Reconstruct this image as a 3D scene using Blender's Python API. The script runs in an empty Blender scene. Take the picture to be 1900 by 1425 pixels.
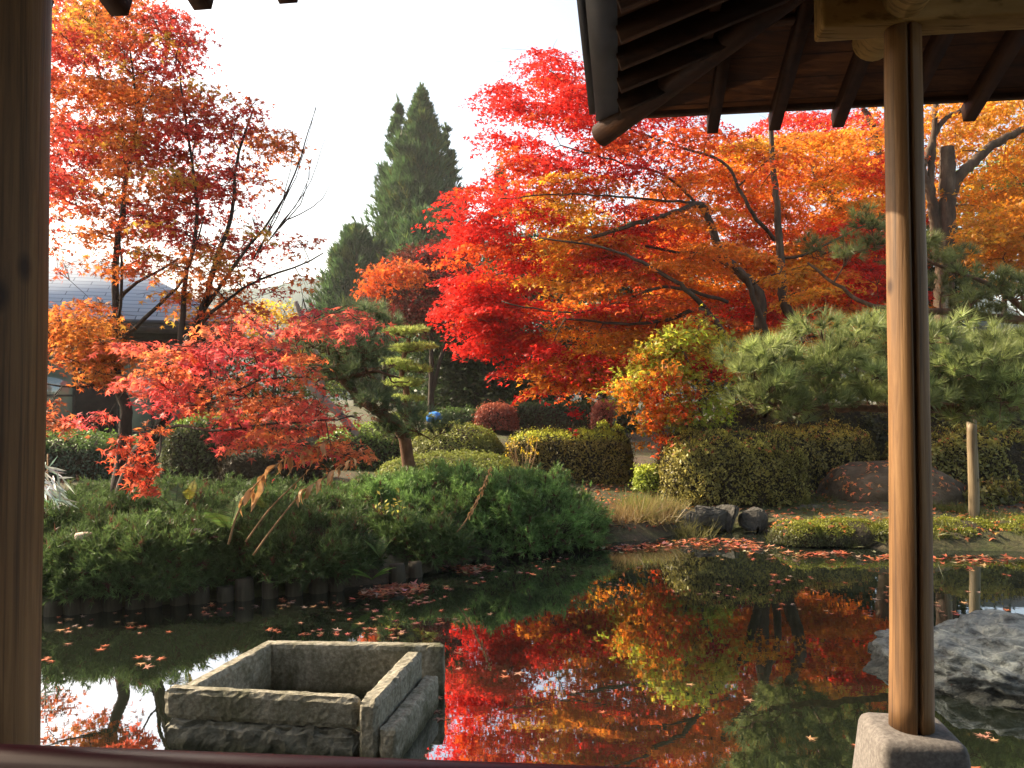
import bpy, bmesh, math
import numpy as np
from mathutils import Vector, Matrix, noise as mnoise

rng = np.random.default_rng(11)
RAD = math.radians
sc = bpy.context.scene
COL = sc.collection

# ------------------------------------------------------------------ camera
F_PX = 1435.0                       # focal length in photograph pixels (1900 wide)
CAM = np.array([0.0, 0.0, 1.9])
PITCH = math.atan(27.5 / F_PX)
cd = bpy.data.cameras.new('camera')
cam = bpy.data.objects.new('camera', cd)
COL.objects.link(cam)
cd.sensor_width = 36.0
cd.lens = 36.0 * F_PX / 1900.0
cd.clip_start = 0.05
cd.clip_end = 3000
cam.location = CAM
cam.rotation_euler = (RAD(90) + PITCH, 0, 0)
sc.camera = cam

# ------------------------------------------------------------------ light
SUN_AZ, SUN_EL = RAD(-66), RAD(34)  # azimuth from +Y towards +X
w = bpy.data.worlds.new('World')
sc.world = w
w.use_nodes = True
wn = w.node_tree
sky = wn.nodes.new('ShaderNodeTexSky')
sky.sky_type = 'NISHITA'
sky.sun_disc = False
sky.sun_elevation = SUN_EL
sky.sun_rotation = SUN_AZ
sky.altitude = 100
sky.air_density = 1.0
sky.dust_density = 3.0
sky.ozone_density = 1.0
bg = wn.nodes['Background']
bg.inputs['Strength'].default_value = 0.15
wb = wn.nodes.new('ShaderNodeMix'); wb.data_type = 'RGBA'; wb.blend_type = 'MULTIPLY'; wb.inputs[0].default_value = 1
wb.inputs[7].default_value = (1.0, .90, .76, 1)            # white balance set for warm autumn daylight
wn.links.new(sky.outputs[0], wb.inputs[6])
wn.links.new(wb.outputs[2], bg.inputs[0])
sd = bpy.data.lights.new('sun', 'SUN')
so = bpy.data.objects.new('sun', sd)
COL.objects.link(so)
sd.energy = 4.8
sd.angle = RAD(0.55)
sd.color = (1.0, 0.84, 0.62)
tosun = Vector((math.sin(SUN_AZ) * math.cos(SUN_EL), math.cos(SUN_AZ) * math.cos(SUN_EL), math.sin(SUN_EL)))
so.rotation_euler = (-tosun).to_track_quat('-Z', 'Y').to_euler()
so.location = (-20, 20, 30)
sc.view_settings.view_transform = 'Standard'
sc.view_settings.look = 'None'
sc.view_settings.gamma = 1.0
sc.view_settings.exposure = 1.6
sc.cycles.max_bounces = 7
sc.cycles.diffuse_bounces = 3
sc.cycles.glossy_bounces = 3
sc.cycles.transmission_bounces = 4
sc.cycles.caustics_reflective = False
sc.cycles.caustics_refractive = False

# ------------------------------------------------------------------ helpers
def W(px, py, Y):
    """world point seen at photograph pixel (px, py) at world depth Y"""
    dx = (px - 950.0) / F_PX
    dz = (712.5 - py) / F_PX
    c, s = math.cos(PITCH), math.sin(PITCH)
    d = np.array([dx, c - dz * s, s + dz * c])
    return CAM + d * (Y / d[1])

def G(px, py, z=0.0):
    dx = (px - 950.0) / F_PX
    dz = (712.5 - py) / F_PX
    c, s = math.cos(PITCH), math.sin(PITCH)
    d = np.array([dx, c - dz * s, s + dz * c])
    return CAM + d * ((z - CAM[2]) / d[2])

def unit(a):
    return a / np.maximum(np.linalg.norm(a, axis=-1, keepdims=True), 1e-9)

BASE = {}

def tag(o, label=None, cat=None, group=None, kind=None):
    if label: o['label'] = label
    if cat: o['category'] = cat
    if group: o['group'] = group
    if kind: o['kind'] = kind
    return o

def thing(name, label, cat, base, group=None, kind=None):
    o = bpy.data.objects.new(name, None)
    o.empty_display_size = 0.1
    COL.objects.link(o)
    o.location = base
    BASE[o.name] = np.array(base, float)
    return tag(o, label, cat, group, kind)

class MB:
    """collects faces and builds one mesh object"""
    def __init__(self):
        self.v, self.n, self.li, self.ls, self.c = [], 0, [], [], []
    def add(self, V, faces, c=(1, 1, 1)):
        V = np.asarray(V, float).reshape(-1, 3)
        for f in faces:
            self.li.append(np.asarray(f, np.int64) + self.n)
            self.ls.append(np.array([len(f)], np.int64))
        self.c.append(np.tile(np.array(c, float), (len(faces), 1)))
        self.v.append(V); self.n += len(V)
    def bulk(self, V, T, C):
        """V (N,k,3); T list of equal sized faces; C (N,3) or (3,)"""
        N, k, _ = V.shape
        if N == 0: return
        T = np.asarray(T, np.int64)
        idx = (np.arange(N)[:, None, None] * k + T[None]) + self.n
        self.li.append(idx.reshape(-1))
        self.ls.append(np.full(N * len(T), T.shape[1], np.int64))
        C = np.broadcast_to(np.asarray(C, float), (N, 3))
        self.c.append(np.repeat(C, len(T), axis=0))
        self.v.append(V.reshape(-1, 3)); self.n += N * k
    def build(self, name, mat, parent=None, smooth=False, tint=False, base=None):
        V = np.concatenate(self.v); li = np.concatenate(self.li); ls = np.concatenate(self.ls)
        off = BASE[parent.name] if parent is not None else (np.array(base, float) if base is not None else np.zeros(3))
        me = bpy.data.meshes.new(name)
        me.vertices.add(len(V)); me.vertices.foreach_set('co', (V - off).astype(np.float32).ravel())
        me.loops.add(len(li)); me.loops.foreach_set('vertex_index', li.astype(np.int32))
        me.polygons.add(len(ls))
        st = np.concatenate([[0], np.cumsum(ls)[:-1]])
        me.polygons.foreach_set('loop_start', st.astype(np.int32))
        me.update(calc_edges=True)
        if smooth:
            me.polygons.foreach_set('use_smooth', np.ones(len(ls), bool))
        if tint:
            C = np.concatenate(self.c)
            a = me.attributes.new('tint', 'FLOAT_COLOR', 'FACE')
            a.data.foreach_set('color', np.concatenate([C, np.ones((len(C), 1))], 1).astype(np.float32).ravel())
        me.materials.append(mat)
        me.validate()
        o = bpy.data.objects.new(name, me)
        COL.objects.link(o)
        if parent is not None:
            o.parent = parent
        else:
            o.location = off
        BASE[o.name] = off
        return o

def bm_part(name, bm, mat, parent=None, smooth=False, base=None):
    off = BASE[parent.name] if parent is not None else (np.array(base, float) if base is not None else np.zeros(3))
    for v in bm.verts: v.co -= Vector(off)
    bmesh.ops.recalc_face_normals(bm, faces=bm.faces)
    me = bpy.data.meshes.new(name); bm.to_mesh(me); bm.free()
    if smooth:
        for p in me.polygons: p.use_smooth = True
    me.materials.append(mat)
    o = bpy.data.objects.new(name, me); COL.objects.link(o)
    if parent is not None: o.parent = parent
    else: o.location = off
    BASE[o.name] = off
    return o

def tube(mb, P, R, sides=6, caps=True, c=(1, 1, 1), wob=0.0):
    P = np.asarray(P, float); n = len(P)
    R = np.broadcast_to(np.asarray(R, float), (n,))
    T = np.gradient(P, axis=0); T = unit(T)
    ref = np.array([0, 0, 1.0]) if abs(T[0][2]) < 0.9 else np.array([1.0, 0, 0])
    u = unit(np.cross(ref, T[0])); rings = []
    a = np.linspace(0, 2 * math.pi, sides, endpoint=False)
    for i in range(n):
        u = unit(u - T[i] * np.dot(u, T[i])); v = np.cross(T[i], u)
        rr = R[i] * (1 + wob * rng.standard_normal(sides)) if wob else np.full(sides, R[i])
        rings.append(P[i] + (np.cos(a) * rr)[:, None] * u + (np.sin(a) * rr)[:, None] * v)
    V = np.concatenate(rings); Fs = []
    for i in range(n - 1):
        for j in range(sides):
            k = (j + 1) % sides
            Fs.append((i * sides + j, i * sides + k, (i + 1) * sides + k, (i + 1) * sides + j))
    if caps:
        Fs.append(tuple(range(sides))[::-1]); Fs.append(tuple((n - 1) * sides + j for j in range(sides)))
    mb.add(V, Fs, c)

def spline(P, n):
    """Catmull-Rom through control points"""
    P = np.asarray(P, float)
    if len(P) < 3:
        t = np.linspace(0, 1, n)[:, None]
        return P[0] * (1 - t) + P[-1] * t
    Q = np.concatenate([[2 * P[0] - P[1]], P, [2 * P[-1] - P[-2]]])
    m = len(P) - 1; out = []
    for x in np.linspace(0, m - 1e-6, n):
        i = int(x); t = x - i
        a, b, c, d = Q[i:i + 4]
        out.append(0.5 * (2 * b + (c - a) * t + (2 * a - 5 * b + 4 * c - d) * t * t + (3 * b - a - 3 * c + d) * t ** 3))
    return np.array(out)

def box(mb, c, ux, uy, uz, hx, hy, hz, col=(1, 1, 1)):
    c = np.asarray(c, float); V = []
    for sx in (-1, 1):
        for sy in (-1, 1):
            for sz in (-1, 1):
                V.append(c + sx * hx * np.asarray(ux) + sy * hy * np.asarray(uy) + sz * hz * np.asarray(uz))
    mb.add(V, [(0, 1, 3, 2), (4, 6, 7, 5), (0, 4, 5, 1), (2, 3, 7, 6), (0, 2, 6, 4), (1, 5, 7, 3)], col)

def bar(mb, p, q, wd, ht, up=(0, 0, 1)):
    """rectangular timber from p to q (centre line)"""
    p = np.asarray(p, float); q = np.asarray(q, float)
    d = unit(q - p); s = unit(np.cross(d, np.asarray(up, float))); u = np.cross(s, d)
    box(mb, (p + q) / 2, d, s, u, np.linalg.norm(q - p) / 2, wd / 2, ht / 2)

def prism(mb, bottom, top):
    n = len(bottom)
    V = list(bottom) + list(top)
    Fs = [tuple(range(n))[::-1], tuple(range(n, 2 * n))]
    for i in range(n):
        j = (i + 1) % n
        Fs.append((i, j, n + j, n + i))
    mb.add(V, Fs)

# ---- leaves
def _star(angles, tips, notch, base_r=0.12):
    V = [(0, 0)]; Ts = []; n = len(angles)
    na = [-90] + [(angles[i] + angles[i + 1]) / 2 for i in range(n - 1)] + [270]
    nr = [base_r] + [notch] * (n - 1) + [base_r]
    for i in range(n + 1):
        V.append((nr[i] * math.cos(RAD(na[i])), nr[i] * math.sin(RAD(na[i]))))
    for i in range(n):
        V.append((tips[i] * math.cos(RAD(angles[i])), tips[i] * math.sin(RAD(angles[i]))))
    for i in range(n):
        Ts.append((0, 1 + i, 2 + n + i, 2 + i))
    return np.array(V, float), Ts

MAPLE = _star([-22, 28, 90, 152, 202], [.66, .92, 1.05, .92, .66], .30)
MAPLE3 = _star([10, 90, 170], [.85, 1.0, .85], .34, .2)
OVAL = (np.array([(0, -.9), (.42, 0), (0, 1), (-.42, 0)], float), [(0, 1, 2, 3)])
SLIM = (np.array([(0, -.9), (.22, -.1), (0, 1), (-.22, -.1)], float), [(0, 1, 2, 3)])

def leaves(mb, C, Nn, size, colr, T, curl=0.25):
    N = len(C)
    if N == 0: return
    V2, Fs = T
    Nn = unit(Nn)
    u = unit(np.cross(Nn, rng.standard_normal((N, 3)))); v = np.cross(Nn, u)
    size = np.broadcast_to(np.asarray(size, float), (N,))
    r2 = (V2 ** 2).sum(1)
    V = (C[:, None, :] + size[:, None, None] * (V2[None, :, 0, None] * u[:, None, :] + V2[None, :, 1, None] * v[:, None, :]
         - curl * r2[None, :, None] * Nn[:, None, :]))
    mb.bulk(V, Fs, colr)

def blades(mb, P, A, K, spread, L, wd, along, colr, jit=0.25, bend=0.0):
    """N tufts of K thin triangular blades about axes A"""
    N = len(P)
    if N == 0: return
    A = unit(A)
    u = unit(np.cross(A, rng.standard_normal((N, 3)))); v = np.cross(A, u)
    ph = rng.uniform(0, 2 * math.pi, (N, K))
    th = RAD(1) * rng.uniform(spread[0], spread[1], (N, K))
    rad = np.cos(ph)[..., None] * u[:, None] + np.sin(ph)[..., None] * v[:, None]
    d = np.cos(th)[..., None] * A[:, None] + np.sin(th)[..., None] * rad
    L = np.broadcast_to(np.asarray(L, float).reshape(-1, 1), (N, K)) * (1 + jit * rng.uniform(-1, 1, (N, K)))
    s0 = rng.uniform(0, 1, (N, K)) * along
    b = P[:, None] + A[:, None] * s0[..., None]
    side = unit(np.cross(d, rng.standard_normal((N, K, 3)))) * (wd / 2)
    tip = b + d * L[..., None]
    if bend: tip[..., 2] -= bend * L
    V = np.stack([b - side, b + side, tip], 2).reshape(N * K, 3, 3)
    C = np.broadcast_to(np.asarray(colr, float), (N, 3))
    C = np.repeat(C, K, 0) * rng.uniform(.75, 1.25, (N * K, 1))
    mb.bulk(V, [(0, 1, 2)], C)

def inpoly(P, poly):
    poly = np.asarray(poly, float); x, y = P[:, 0], P[:, 1]
    r = np.zeros(len(P), bool); j = len(poly) - 1
    for i in range(len(poly)):
        xi, yi = poly[i]; xj, yj = poly[j]
        c = ((yi > y) != (yj > y)) & (x < (xj - xi) * (y - yi) / (yj - yi + 1e-9) + xi)
        r ^= c; j = i
    return r

def sample_poly(poly, n):
    poly = np.asarray(poly, float); lo, hi = poly.min(0), poly.max(0); out = []
    got = 0
    while got < n:
        P = rng.uniform(lo, hi, (n * 3, 2)); P = P[inpoly(P, poly)]
        out.append(P); got += len(P)
    return np.concatenate(out)[:n]

def hsv_jit(c, N, amt=0.18):
    c = np.asarray(c, float)
    return np.clip(c * (1 + amt * rng.standard_normal((N, 1))) * (1 + 0.5 * amt * rng.standard_normal((N, 3))), 0.002, 0.95)

# ------------------------------------------------------------------ materials
def new_mat(name):
    m = bpy.data.materials.new(name); m.use_nodes = True
    nt = m.node_tree
    return m, nt, nt.nodes['Principled BSDF']

def ramp(nt, fac, stops):
    r = nt.nodes.new('ShaderNodeValToRGB')
    el = r.color_ramp.elements
    el[0].position, el[0].color = stops[0][0], (*stops[0][1], 1)
    el[1].position, el[1].color = stops[-1][0], (*stops[-1][1], 1)
    for p, c in stops[1:-1]:
        e = el.new(p); e.color = (*c, 1)
    nt.links.new(fac, r.inputs[0])
    return r.outputs[0]

def noise_tex(nt, scale, detail=6, rough=.6, stretch=(1, 1, 1), dist=0.0, coord='Object'):
    tc = nt.nodes.new('ShaderNodeTexCoord'); mp = nt.nodes.new('ShaderNodeMapping')
    mp.inputs['Scale'].default_value = stretch
    nt.links.new(tc.outputs[coord], mp.inputs[0])
    n = nt.nodes.new('ShaderNodeTexNoise')
    n.inputs['Scale'].default_value = scale; n.inputs['Detail'].default_value = detail
    n.inputs['Roughness'].default_value = rough; n.inputs['Distortion'].default_value = dist
    nt.links.new(mp.outputs[0], n.inputs['Vector'])
    return n.outputs['Fac']

def bump(nt, bsdf, h, strength=.4, dist=.02):
    b = nt.nodes.new('ShaderNodeBump'); b.inputs['Strength'].default_value = strength
    b.inputs['Distance'].default_value = dist
    nt.links.new(h, b.inputs['Height']); nt.links.new(b.outputs[0], bsdf.inputs['Normal'])

def mat_noise(name, stops, scale, rough=.7, stretch=(1, 1, 1), bs=None, bstr=.4, bdist=.02, detail=6, dist=0.0, spec=.3):
    m, nt, p = new_mat(name)
    f = noise_tex(nt, scale, detail, .62, stretch, dist)
    nt.links.new(ramp(nt, f, stops), p.inputs['Base Color'])
    p.inputs['Roughness'].default_value = rough
    p.inputs['Specular IOR Level'].default_value = spec
    if bs:
        bump(nt, p, noise_tex(nt, bs, 8, .65, stretch), bstr, bdist)
    return m

def mat_leaf(name, trans=.5, rough=.45, gloss=.12, sat=1.0):
    m = bpy.data.materials.new(name); m.use_nodes = True
    nt = m.node_tree; nt.nodes.clear()
    out = nt.nodes.new('ShaderNodeOutputMaterial')
    at = nt.nodes.new('ShaderNodeAttribute'); at.attribute_name = 'tint'
    d = nt.nodes.new('ShaderNodeBsdfDiffuse'); t = nt.nodes.new('ShaderNodeBsdfTranslucent')
    g = nt.nodes.new('ShaderNodeBsdfGlossy'); g.inputs['Roughness'].default_value = rough
    g.inputs['Color'].default_value = (.8, .8, .8, 1)
    m1 = nt.nodes.new('ShaderNodeMixShader'); m1.inputs[0].default_value = trans
    m2 = nt.nodes.new('ShaderNodeMixShader'); m2.inputs[0].default_value = gloss
    nt.links.new(at.outputs['Color'], d.inputs[0]); nt.links.new(at.outputs['Color'], t.inputs[0])
    nt.links.new(d.outputs[0], m1.inputs[1]); nt.links.new(t.outputs[0], m1.inputs[2])
    nt.links.new(m1.outputs[0], m2.inputs[1]); nt.links.new(g.outputs[0], m2.inputs[2])
    nt.links.new(m2.outputs[0], out.inputs[0])
    return m

def wood_mat(name, dark, mid, light, scale=9, stretch=(1, 1, .06), rough=.55, knots=True, bstr=.25):
    m, nt, p = new_mat(name)
    f = noise_tex(nt, scale, 8, .65, stretch, 1.2)
    c1 = ramp(nt, f, [(.28, dark), (.5, mid), (.72, light)])
    f2 = noise_tex(nt, 2.2, 4, .6, (1, 1, .5))
    mix = nt.nodes.new('ShaderNodeMix'); mix.data_type = 'RGBA'; mix.blend_type = 'MULTIPLY'
    mix.inputs[0].default_value = .7
    nt.links.new(c1, mix.inputs[6])
    nt.links.new(ramp(nt, f2, [(.3, (.55, .5, .45)), (.65, (1, 1, 1))]), mix.inputs[7])
    f3 = noise_tex(nt, 60, 3, .6, (stretch[0], stretch[1], stretch[2] * .35))
    mc = nt.nodes.new('ShaderNodeMix'); mc.data_type = 'RGBA'; mc.blend_type = 'MULTIPLY'; mc.inputs[0].default_value = .75
    nt.links.new(mix.outputs[2], mc.inputs[6]); nt.links.new(ramp(nt, f3, [(.34, (.30, .26, .22)), (.47, (1, 1, 1))]), mc.inputs[7])
    last = mc.outputs[2]
    if knots:
        tc = nt.nodes.new('ShaderNodeTexCoord'); mp = nt.nodes.new('ShaderNodeMapping')
        mp.inputs['Scale'].default_value = (6, 6, 3.2)
        nt.links.new(tc.outputs['Object'], mp.inputs[0])
        vo = nt.nodes.new('ShaderNodeTexVoronoi'); vo.inputs['Scale'].default_value = 1.0
        nt.links.new(mp.outputs[0], vo.inputs['Vector'])
        mk = nt.nodes.new('ShaderNodeMix'); mk.data_type = 'RGBA'; mk.blend_type = 'MULTIPLY'
        mk.inputs[0].default_value = 1
        nt.links.new(last, mk.inputs[6])
        nt.links.new(ramp(nt, vo.outputs['Distance'], [(.05, (.25, .17, .1)), (.13, (1, 1, 1))]), mk.inputs[7])
        last = mk.outputs[2]
    nt.links.new(last, p.inputs['Base Color'])
    p.inputs['Roughness'].default_value = rough
    p.inputs['Specular IOR Level'].default_value = .30 if knots else .06
    bump(nt, p, f, bstr, .01)
    return m

M = {}
M['post'] = wood_mat('post_wood', (.085, .042, .017), (.20, .105, .042), (.30, .17, .07), scale=20, stretch=(1, 1, .05), bstr=.4)
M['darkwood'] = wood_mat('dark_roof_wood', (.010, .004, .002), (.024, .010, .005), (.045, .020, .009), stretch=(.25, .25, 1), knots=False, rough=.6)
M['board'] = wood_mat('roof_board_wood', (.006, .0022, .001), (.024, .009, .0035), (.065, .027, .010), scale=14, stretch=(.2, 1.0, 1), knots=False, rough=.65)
M['beam'] = wood_mat('beam_wood', (.36, .22, .09), (.50, .33, .14), (.60, .41, .19), stretch=(.1, 1, 1), knots=False, bstr=.1)
nt = M['board'].node_tree; p = nt.nodes['Principled BSDF']
tc = nt.nodes.new('ShaderNodeTexCoord'); mp = nt.nodes.new('ShaderNodeMapping'); mp.inputs['Rotation'].default_value = (0, 0, RAD(8))
nt.links.new(tc.outputs['Object'], mp.inputs[0]); sx = nt.nodes.new('ShaderNodeSeparateXYZ'); nt.links.new(mp.outputs[0], sx.inputs[0])
ml = nt.nodes.new('ShaderNodeMath'); ml.operation = 'MULTIPLY'; ml.inputs[1].default_value = 7.5; nt.links.new(sx.outputs['Y'], ml.inputs[0])
fc = nt.nodes.new('ShaderNodeMath'); fc.operation = 'FRACT'; nt.links.new(ml.outputs[0], fc.inputs[0])
mj = nt.nodes.new('ShaderNodeMix'); mj.data_type = 'RGBA'; mj.blend_type = 'MULTIPLY'; mj.inputs[0].default_value = 1
nt.links.new(p.inputs['Base Color'].links[0].from_socket, mj.inputs[6])
nt.links.new(ramp(nt, fc.outputs[0], [(.03, (.12, .1, .1)), (.07, (1, 1, 1))]), mj.inputs[7]); nt.links.new(mj.outputs[2], p.inputs['Base Color'])
M['fascia'] = mat_noise('fascia_black_wood', [(.3, (.008, .007, .008)), (.7, (.02, .017, .016))], 8, .6)
M['tile'] = mat_noise('roof_tile', [(.3, (.05, .055, .065)), (.7, (.09, .10, .115))], 6, .5)
M['granite'] = mat_noise('granite', [(.3, (.13, .115, .08)), (.5, (.235, .215, .16)), (.68, (.36, .335, .265))], 42, .85, bs=60, bstr=.7, bdist=.012)
nt = M['granite'].node_tree; p = nt.nodes['Principled BSDF']
mj = nt.nodes.new('ShaderNodeMix'); mj.data_type = 'RGBA'; mj.blend_type = 'MULTIPLY'; mj.inputs[0].default_value = 1
nt.links.new(p.inputs['Base Color'].links[0].from_socket, mj.inputs[6])
nt.links.new(ramp(nt, noise_tex(nt, 3.2, 7, .7, (1, 1, .6), .8), [(.36, (.34, .36, .26)), (.56, (1, 1, 1))]), mj.inputs[7]); nt.links.new(mj.outputs[2], p.inputs['Base Color'])
M['granite_rough'] = mat_noise('rough_granite', [(.25, (.06, .058, .045)), (.5, (.16, .155, .12)), (.72, (.32, .30, .24))], 11, .85, bs=26, bstr=1.0, bdist=.03)
M['foot'] = mat_noise('foundation_granite', [(.3, (.075, .066, .06)), (.5, (.12, .107, .098)), (.7, (.175, .16, .145))], 70, .8, bs=90, bstr=.4, bdist=.006)
M['rock'] = mat_noise('grey_rock', [(.30, (.03, .033, .035)), (.43, (.10, .115, .118)), (.56, (.18, .205, .205)), (.72, (.28, .305, .295))], 8, .85, bs=16, bstr=1.0, bdist=.09, detail=10, dist=1.2, stretch=(1, 1, 1.8))
M['boulder'] = mat_noise('brown_boulder', [(.3, (.045, .032, .02)), (.55, (.11, .08, .05)), (.75, (.19, .145, .10))], 3, .9, bs=9, bstr=1, bdist=.06, detail=9)
M['stone'] = mat_noise('shore_stone', [(.3, (.028, .026, .022)), (.6, (.085, .08, .068)), (.8, (.15, .145, .12))], 5, .85, bs=11, bstr=1, bdist=.05)
M['pile'] = mat_noise('pile_wood', [(.3, (.014, .011, .007)), (.55, (.040, .033, .02)), (.75, (.075, .065, .04))], 9, .85, stretch=(1, 1, .15), bs=20, bstr=.8, bdist=.02)
M['bark'] = mat_noise('maple_bark', [(.3, (.030, .018, .011)), (.55, (.075, .048, .030)), (.75, (.14, .10, .065))], 7, .85, stretch=(1, 1, .25), bs=20, bstr=.8, bdist=.02)
M['bark_dark'] = mat_noise('dark_bark', [(.3, (.022, .016, .013)), (.6, (.055, .04, .03)), (.8, (.09, .07, .055))], 7, .9, stretch=(1, 1, .3), bs=18, bstr=1, bdist=.03)
M['bark_pine'] = mat_noise('pine_bark', [(.3, (.05, .024, .014)), (.55, (.14, .068, .036)), (.75, (.22, .12, .07))], 9, .9, stretch=(1, 1, .4), bs=16, bstr=1, bdist=.03)
M['twig'] = mat_noise('hedge_twig', [(.3, (.02, .016, .010)), (.6, (.055, .043, .024)), (.8, (.09, .075, .04))], 24, .95, bs=30, bstr=1, bdist=.06)
M['stake'] = wood_mat('stake_wood', (.14, .10, .055), (.26, .20, .12), (.36, .29, .19), scale=20, stretch=(1, 1, .05))
M['stem'] = mat_noise('dry_stem', [(.3, (.20, .11, .05)), (.7, (.36, .22, .10))], 12, .8)
M['maple_leaf'] = mat_leaf('maple_leaf', .66, .45, .02)
M['leaf'] = mat_leaf('green_leaf', .42, .45, .03)
M['needle'] = mat_leaf('needle', .42, .45, .03)
M['litter'] = mat_leaf('fallen_leaf', .25, .5, .05)
M['lacquer'] = mat_noise('red_lacquer', [(.3, (.040, .004, .012)), (.7, (.065, .007, .018))], 5, .42, bs=30, bstr=.05, spec=.12)
M['deck'] = wood_mat('deck_wood', (.10, .06, .03), (.18, .11, .06), (.25, .16, .09), stretch=(.1, 1, 1), knots=False)
M['wallwood'] = mat_noise('house_dark_wall', [(.3, (.014, .011, .010)), (.7, (.035, .028, .025))], 6, .7)
M['slate'] = None
M['glass'] = None
M['blue'] = mat_noise('blue_sheet', [(.3, (.04, .20, .62)), (.7, (.10, .32, .80))], 12, .85, spec=.05)
M['white'] = mat_noise('pale_cut_wood', [(.3, (.26, .20, .15)), (.7, (.42, .34, .27))], 14, .8)
M['speckle'] = None

def wet_line(mat, z0, wd, dark=(.28, .27, .24)):
    nt = mat.node_tree; p = nt.nodes['Principled BSDF']; tc = nt.nodes.new('ShaderNodeTexCoord'); sx = nt.nodes.new('ShaderNodeSeparateXYZ')
    nt.links.new(tc.outputs['Object'], sx.inputs[0])
    a = nt.nodes.new('ShaderNodeMath'); a.operation = 'MULTIPLY_ADD'; a.inputs[1].default_value = .16; nt.links.new(noise_tex(nt, 5, 5, .65), a.inputs[0]); nt.links.new(sx.outputs['Z'], a.inputs[2])
    mr = nt.nodes.new('ShaderNodeMapRange'); mr.inputs[1].default_value = z0 + .08 - wd; mr.inputs[2].default_value = z0 + .08 + wd; nt.links.new(a.outputs[0], mr.inputs[0])
    mj = nt.nodes.new('ShaderNodeMix'); mj.data_type = 'RGBA'; mj.blend_type = 'MULTIPLY'; mj.inputs[0].default_value = 1
    nt.links.new(p.inputs['Base Color'].links[0].from_socket, mj.inputs[6]); nt.links.new(ramp(nt, mr.outputs[0], [(0, dark), (1, (1, 1, 1))]), mj.inputs[7])
    nt.links.new(mj.outputs[2], p.inputs['Base Color'])
wet_line(M['rock'], .17, .03); wet_line(M['granite'], .05, .03, (.34, .35, .25)); wet_line(M['granite_rough'], .045, .03, (.34, .36, .26)); wet_line(M['foot'], .16, .06, (.5, .48, .42))
# slate roof with courses
m, nt, p = new_mat('slate_roof')
tc = nt.nodes.new('ShaderNodeTexCoord')
br = nt.nodes.new('ShaderNodeTexBrick'); br.inputs['Scale'].default_value = 1.0
br.inputs['Color1'].default_value = (.34, .38, .43, 1); br.inputs['Color2'].default_value = (.28, .32, .37, 1)
br.inputs['Mortar'].default_value = (.07, .085, .11, 1); br.inputs['Mortar Size'].default_value = .012
br.inputs['Brick Width'].default_value = .9; br.inputs['Row Height'].default_value = .22
nt.links.new(tc.outputs['UV'], br.inputs['Vector']); nt.links.new(br.outputs[0], p.inputs['Base Color'])
p.inputs['Roughness'].default_value = .45
M['slate'] = m
# window glass: greenish garden reflection put into the pane colour, mirror like
m, nt, p = new_mat('window_glass')
nt.links.new(ramp(nt, noise_tex(nt, .7, 3), [(.35, (.10, .15, .12)), (.65, (.30, .36, .27))]), p.inputs['Base Color'])
p.inputs['Roughness'].default_value = .03; p.inputs['Specular IOR Level'].default_value = .9
p.inputs['IOR'].default_value = 1.8
M['glass'] = m
# pale trunk with dark knots
m, nt, p = new_mat('pale_knotted_bark')
tc = nt.nodes.new('ShaderNodeTexCoord')
vo = nt.nodes.new('ShaderNodeTexVoronoi'); vo.inputs['Scale'].default_value = 4.5
nt.links.new(tc.outputs['Object'], vo.inputs['Vector'])
nt.links.new(ramp(nt, vo.outputs['Distance'], [(.22, (.02, .016, .014)), (.30, (.19, .155, .13)), (.9, (.27, .23, .195))]), p.inputs['Base Color'])
p.inputs['Roughness'].default_value = .8
M['speckle'] = m

# ------------------------------------------------------------------ terrain
SHORE = [G(-900, 1275), G(-300, 1185), G(80, 1142), G(300, 1122), G(520, 1106), G(640, 1092), G(740, 1077), G(873, 1040),
         G(1000, 1021), G(1100, 1008), G(1200, 1004), G(1290, 985), G(1420, 986), G(1445, 1002), G(1560, 1012), G(1640, 1020),
         G(1760, 1022), G(1900, 1024), G(2250, 1050)]
SHORE = np.array([p_[:2] for p_ in SHORE] + [(10.5, 5.0), (10.5, -2.2), (-9.5, -2.2), (-9.5, 2.0)])

def shore_sd(X, Y):
    P = np.stack([X.ravel(), Y.ravel()], 1); d = np.full(len(P), 1e9)
    n = len(SHORE)
    for i in range(n):
        a, b = SHORE[i], SHORE[(i + 1) % n]
        ab = b - a; t = np.clip(((P - a) @ ab) / (ab @ ab), 0, 1)
        d = np.minimum(d, np.linalg.norm(P - a - t[:, None] * ab, axis=1))
    ins = inpoly(P, SHORE)
    return np.where(ins, -d, d).reshape(X.shape)

def sstep(a, b, x):
    t = np.clip((x - a) / (b - a), 0, 1); return t * t * (3 - 2 * t)

def gh(X, Y):
    X = np.asarray(X, float); Y = np.asarray(Y, float)
    d = shore_sd(X, Y)
    left = sstep(2.0, -1.0, X)
    h = .20 * sstep(0, .35, d) + (.20 + .18 * left) * sstep(.3, 3.5, d) + .5 * sstep(6, 16, d) + .3 * sstep(16, 40, d)
    h = np.where(d < 0, -.75 * sstep(0, -.55, d), h)
    h = h + .035 * np.sin(X * 2.1 + .5 * Y) * np.sin(Y * 1.7 - .4 * X) * sstep(.2, 1, d)
    return h

def ghp(x, y): return float(gh(np.array([x]), np.array([y]))[0])

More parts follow.
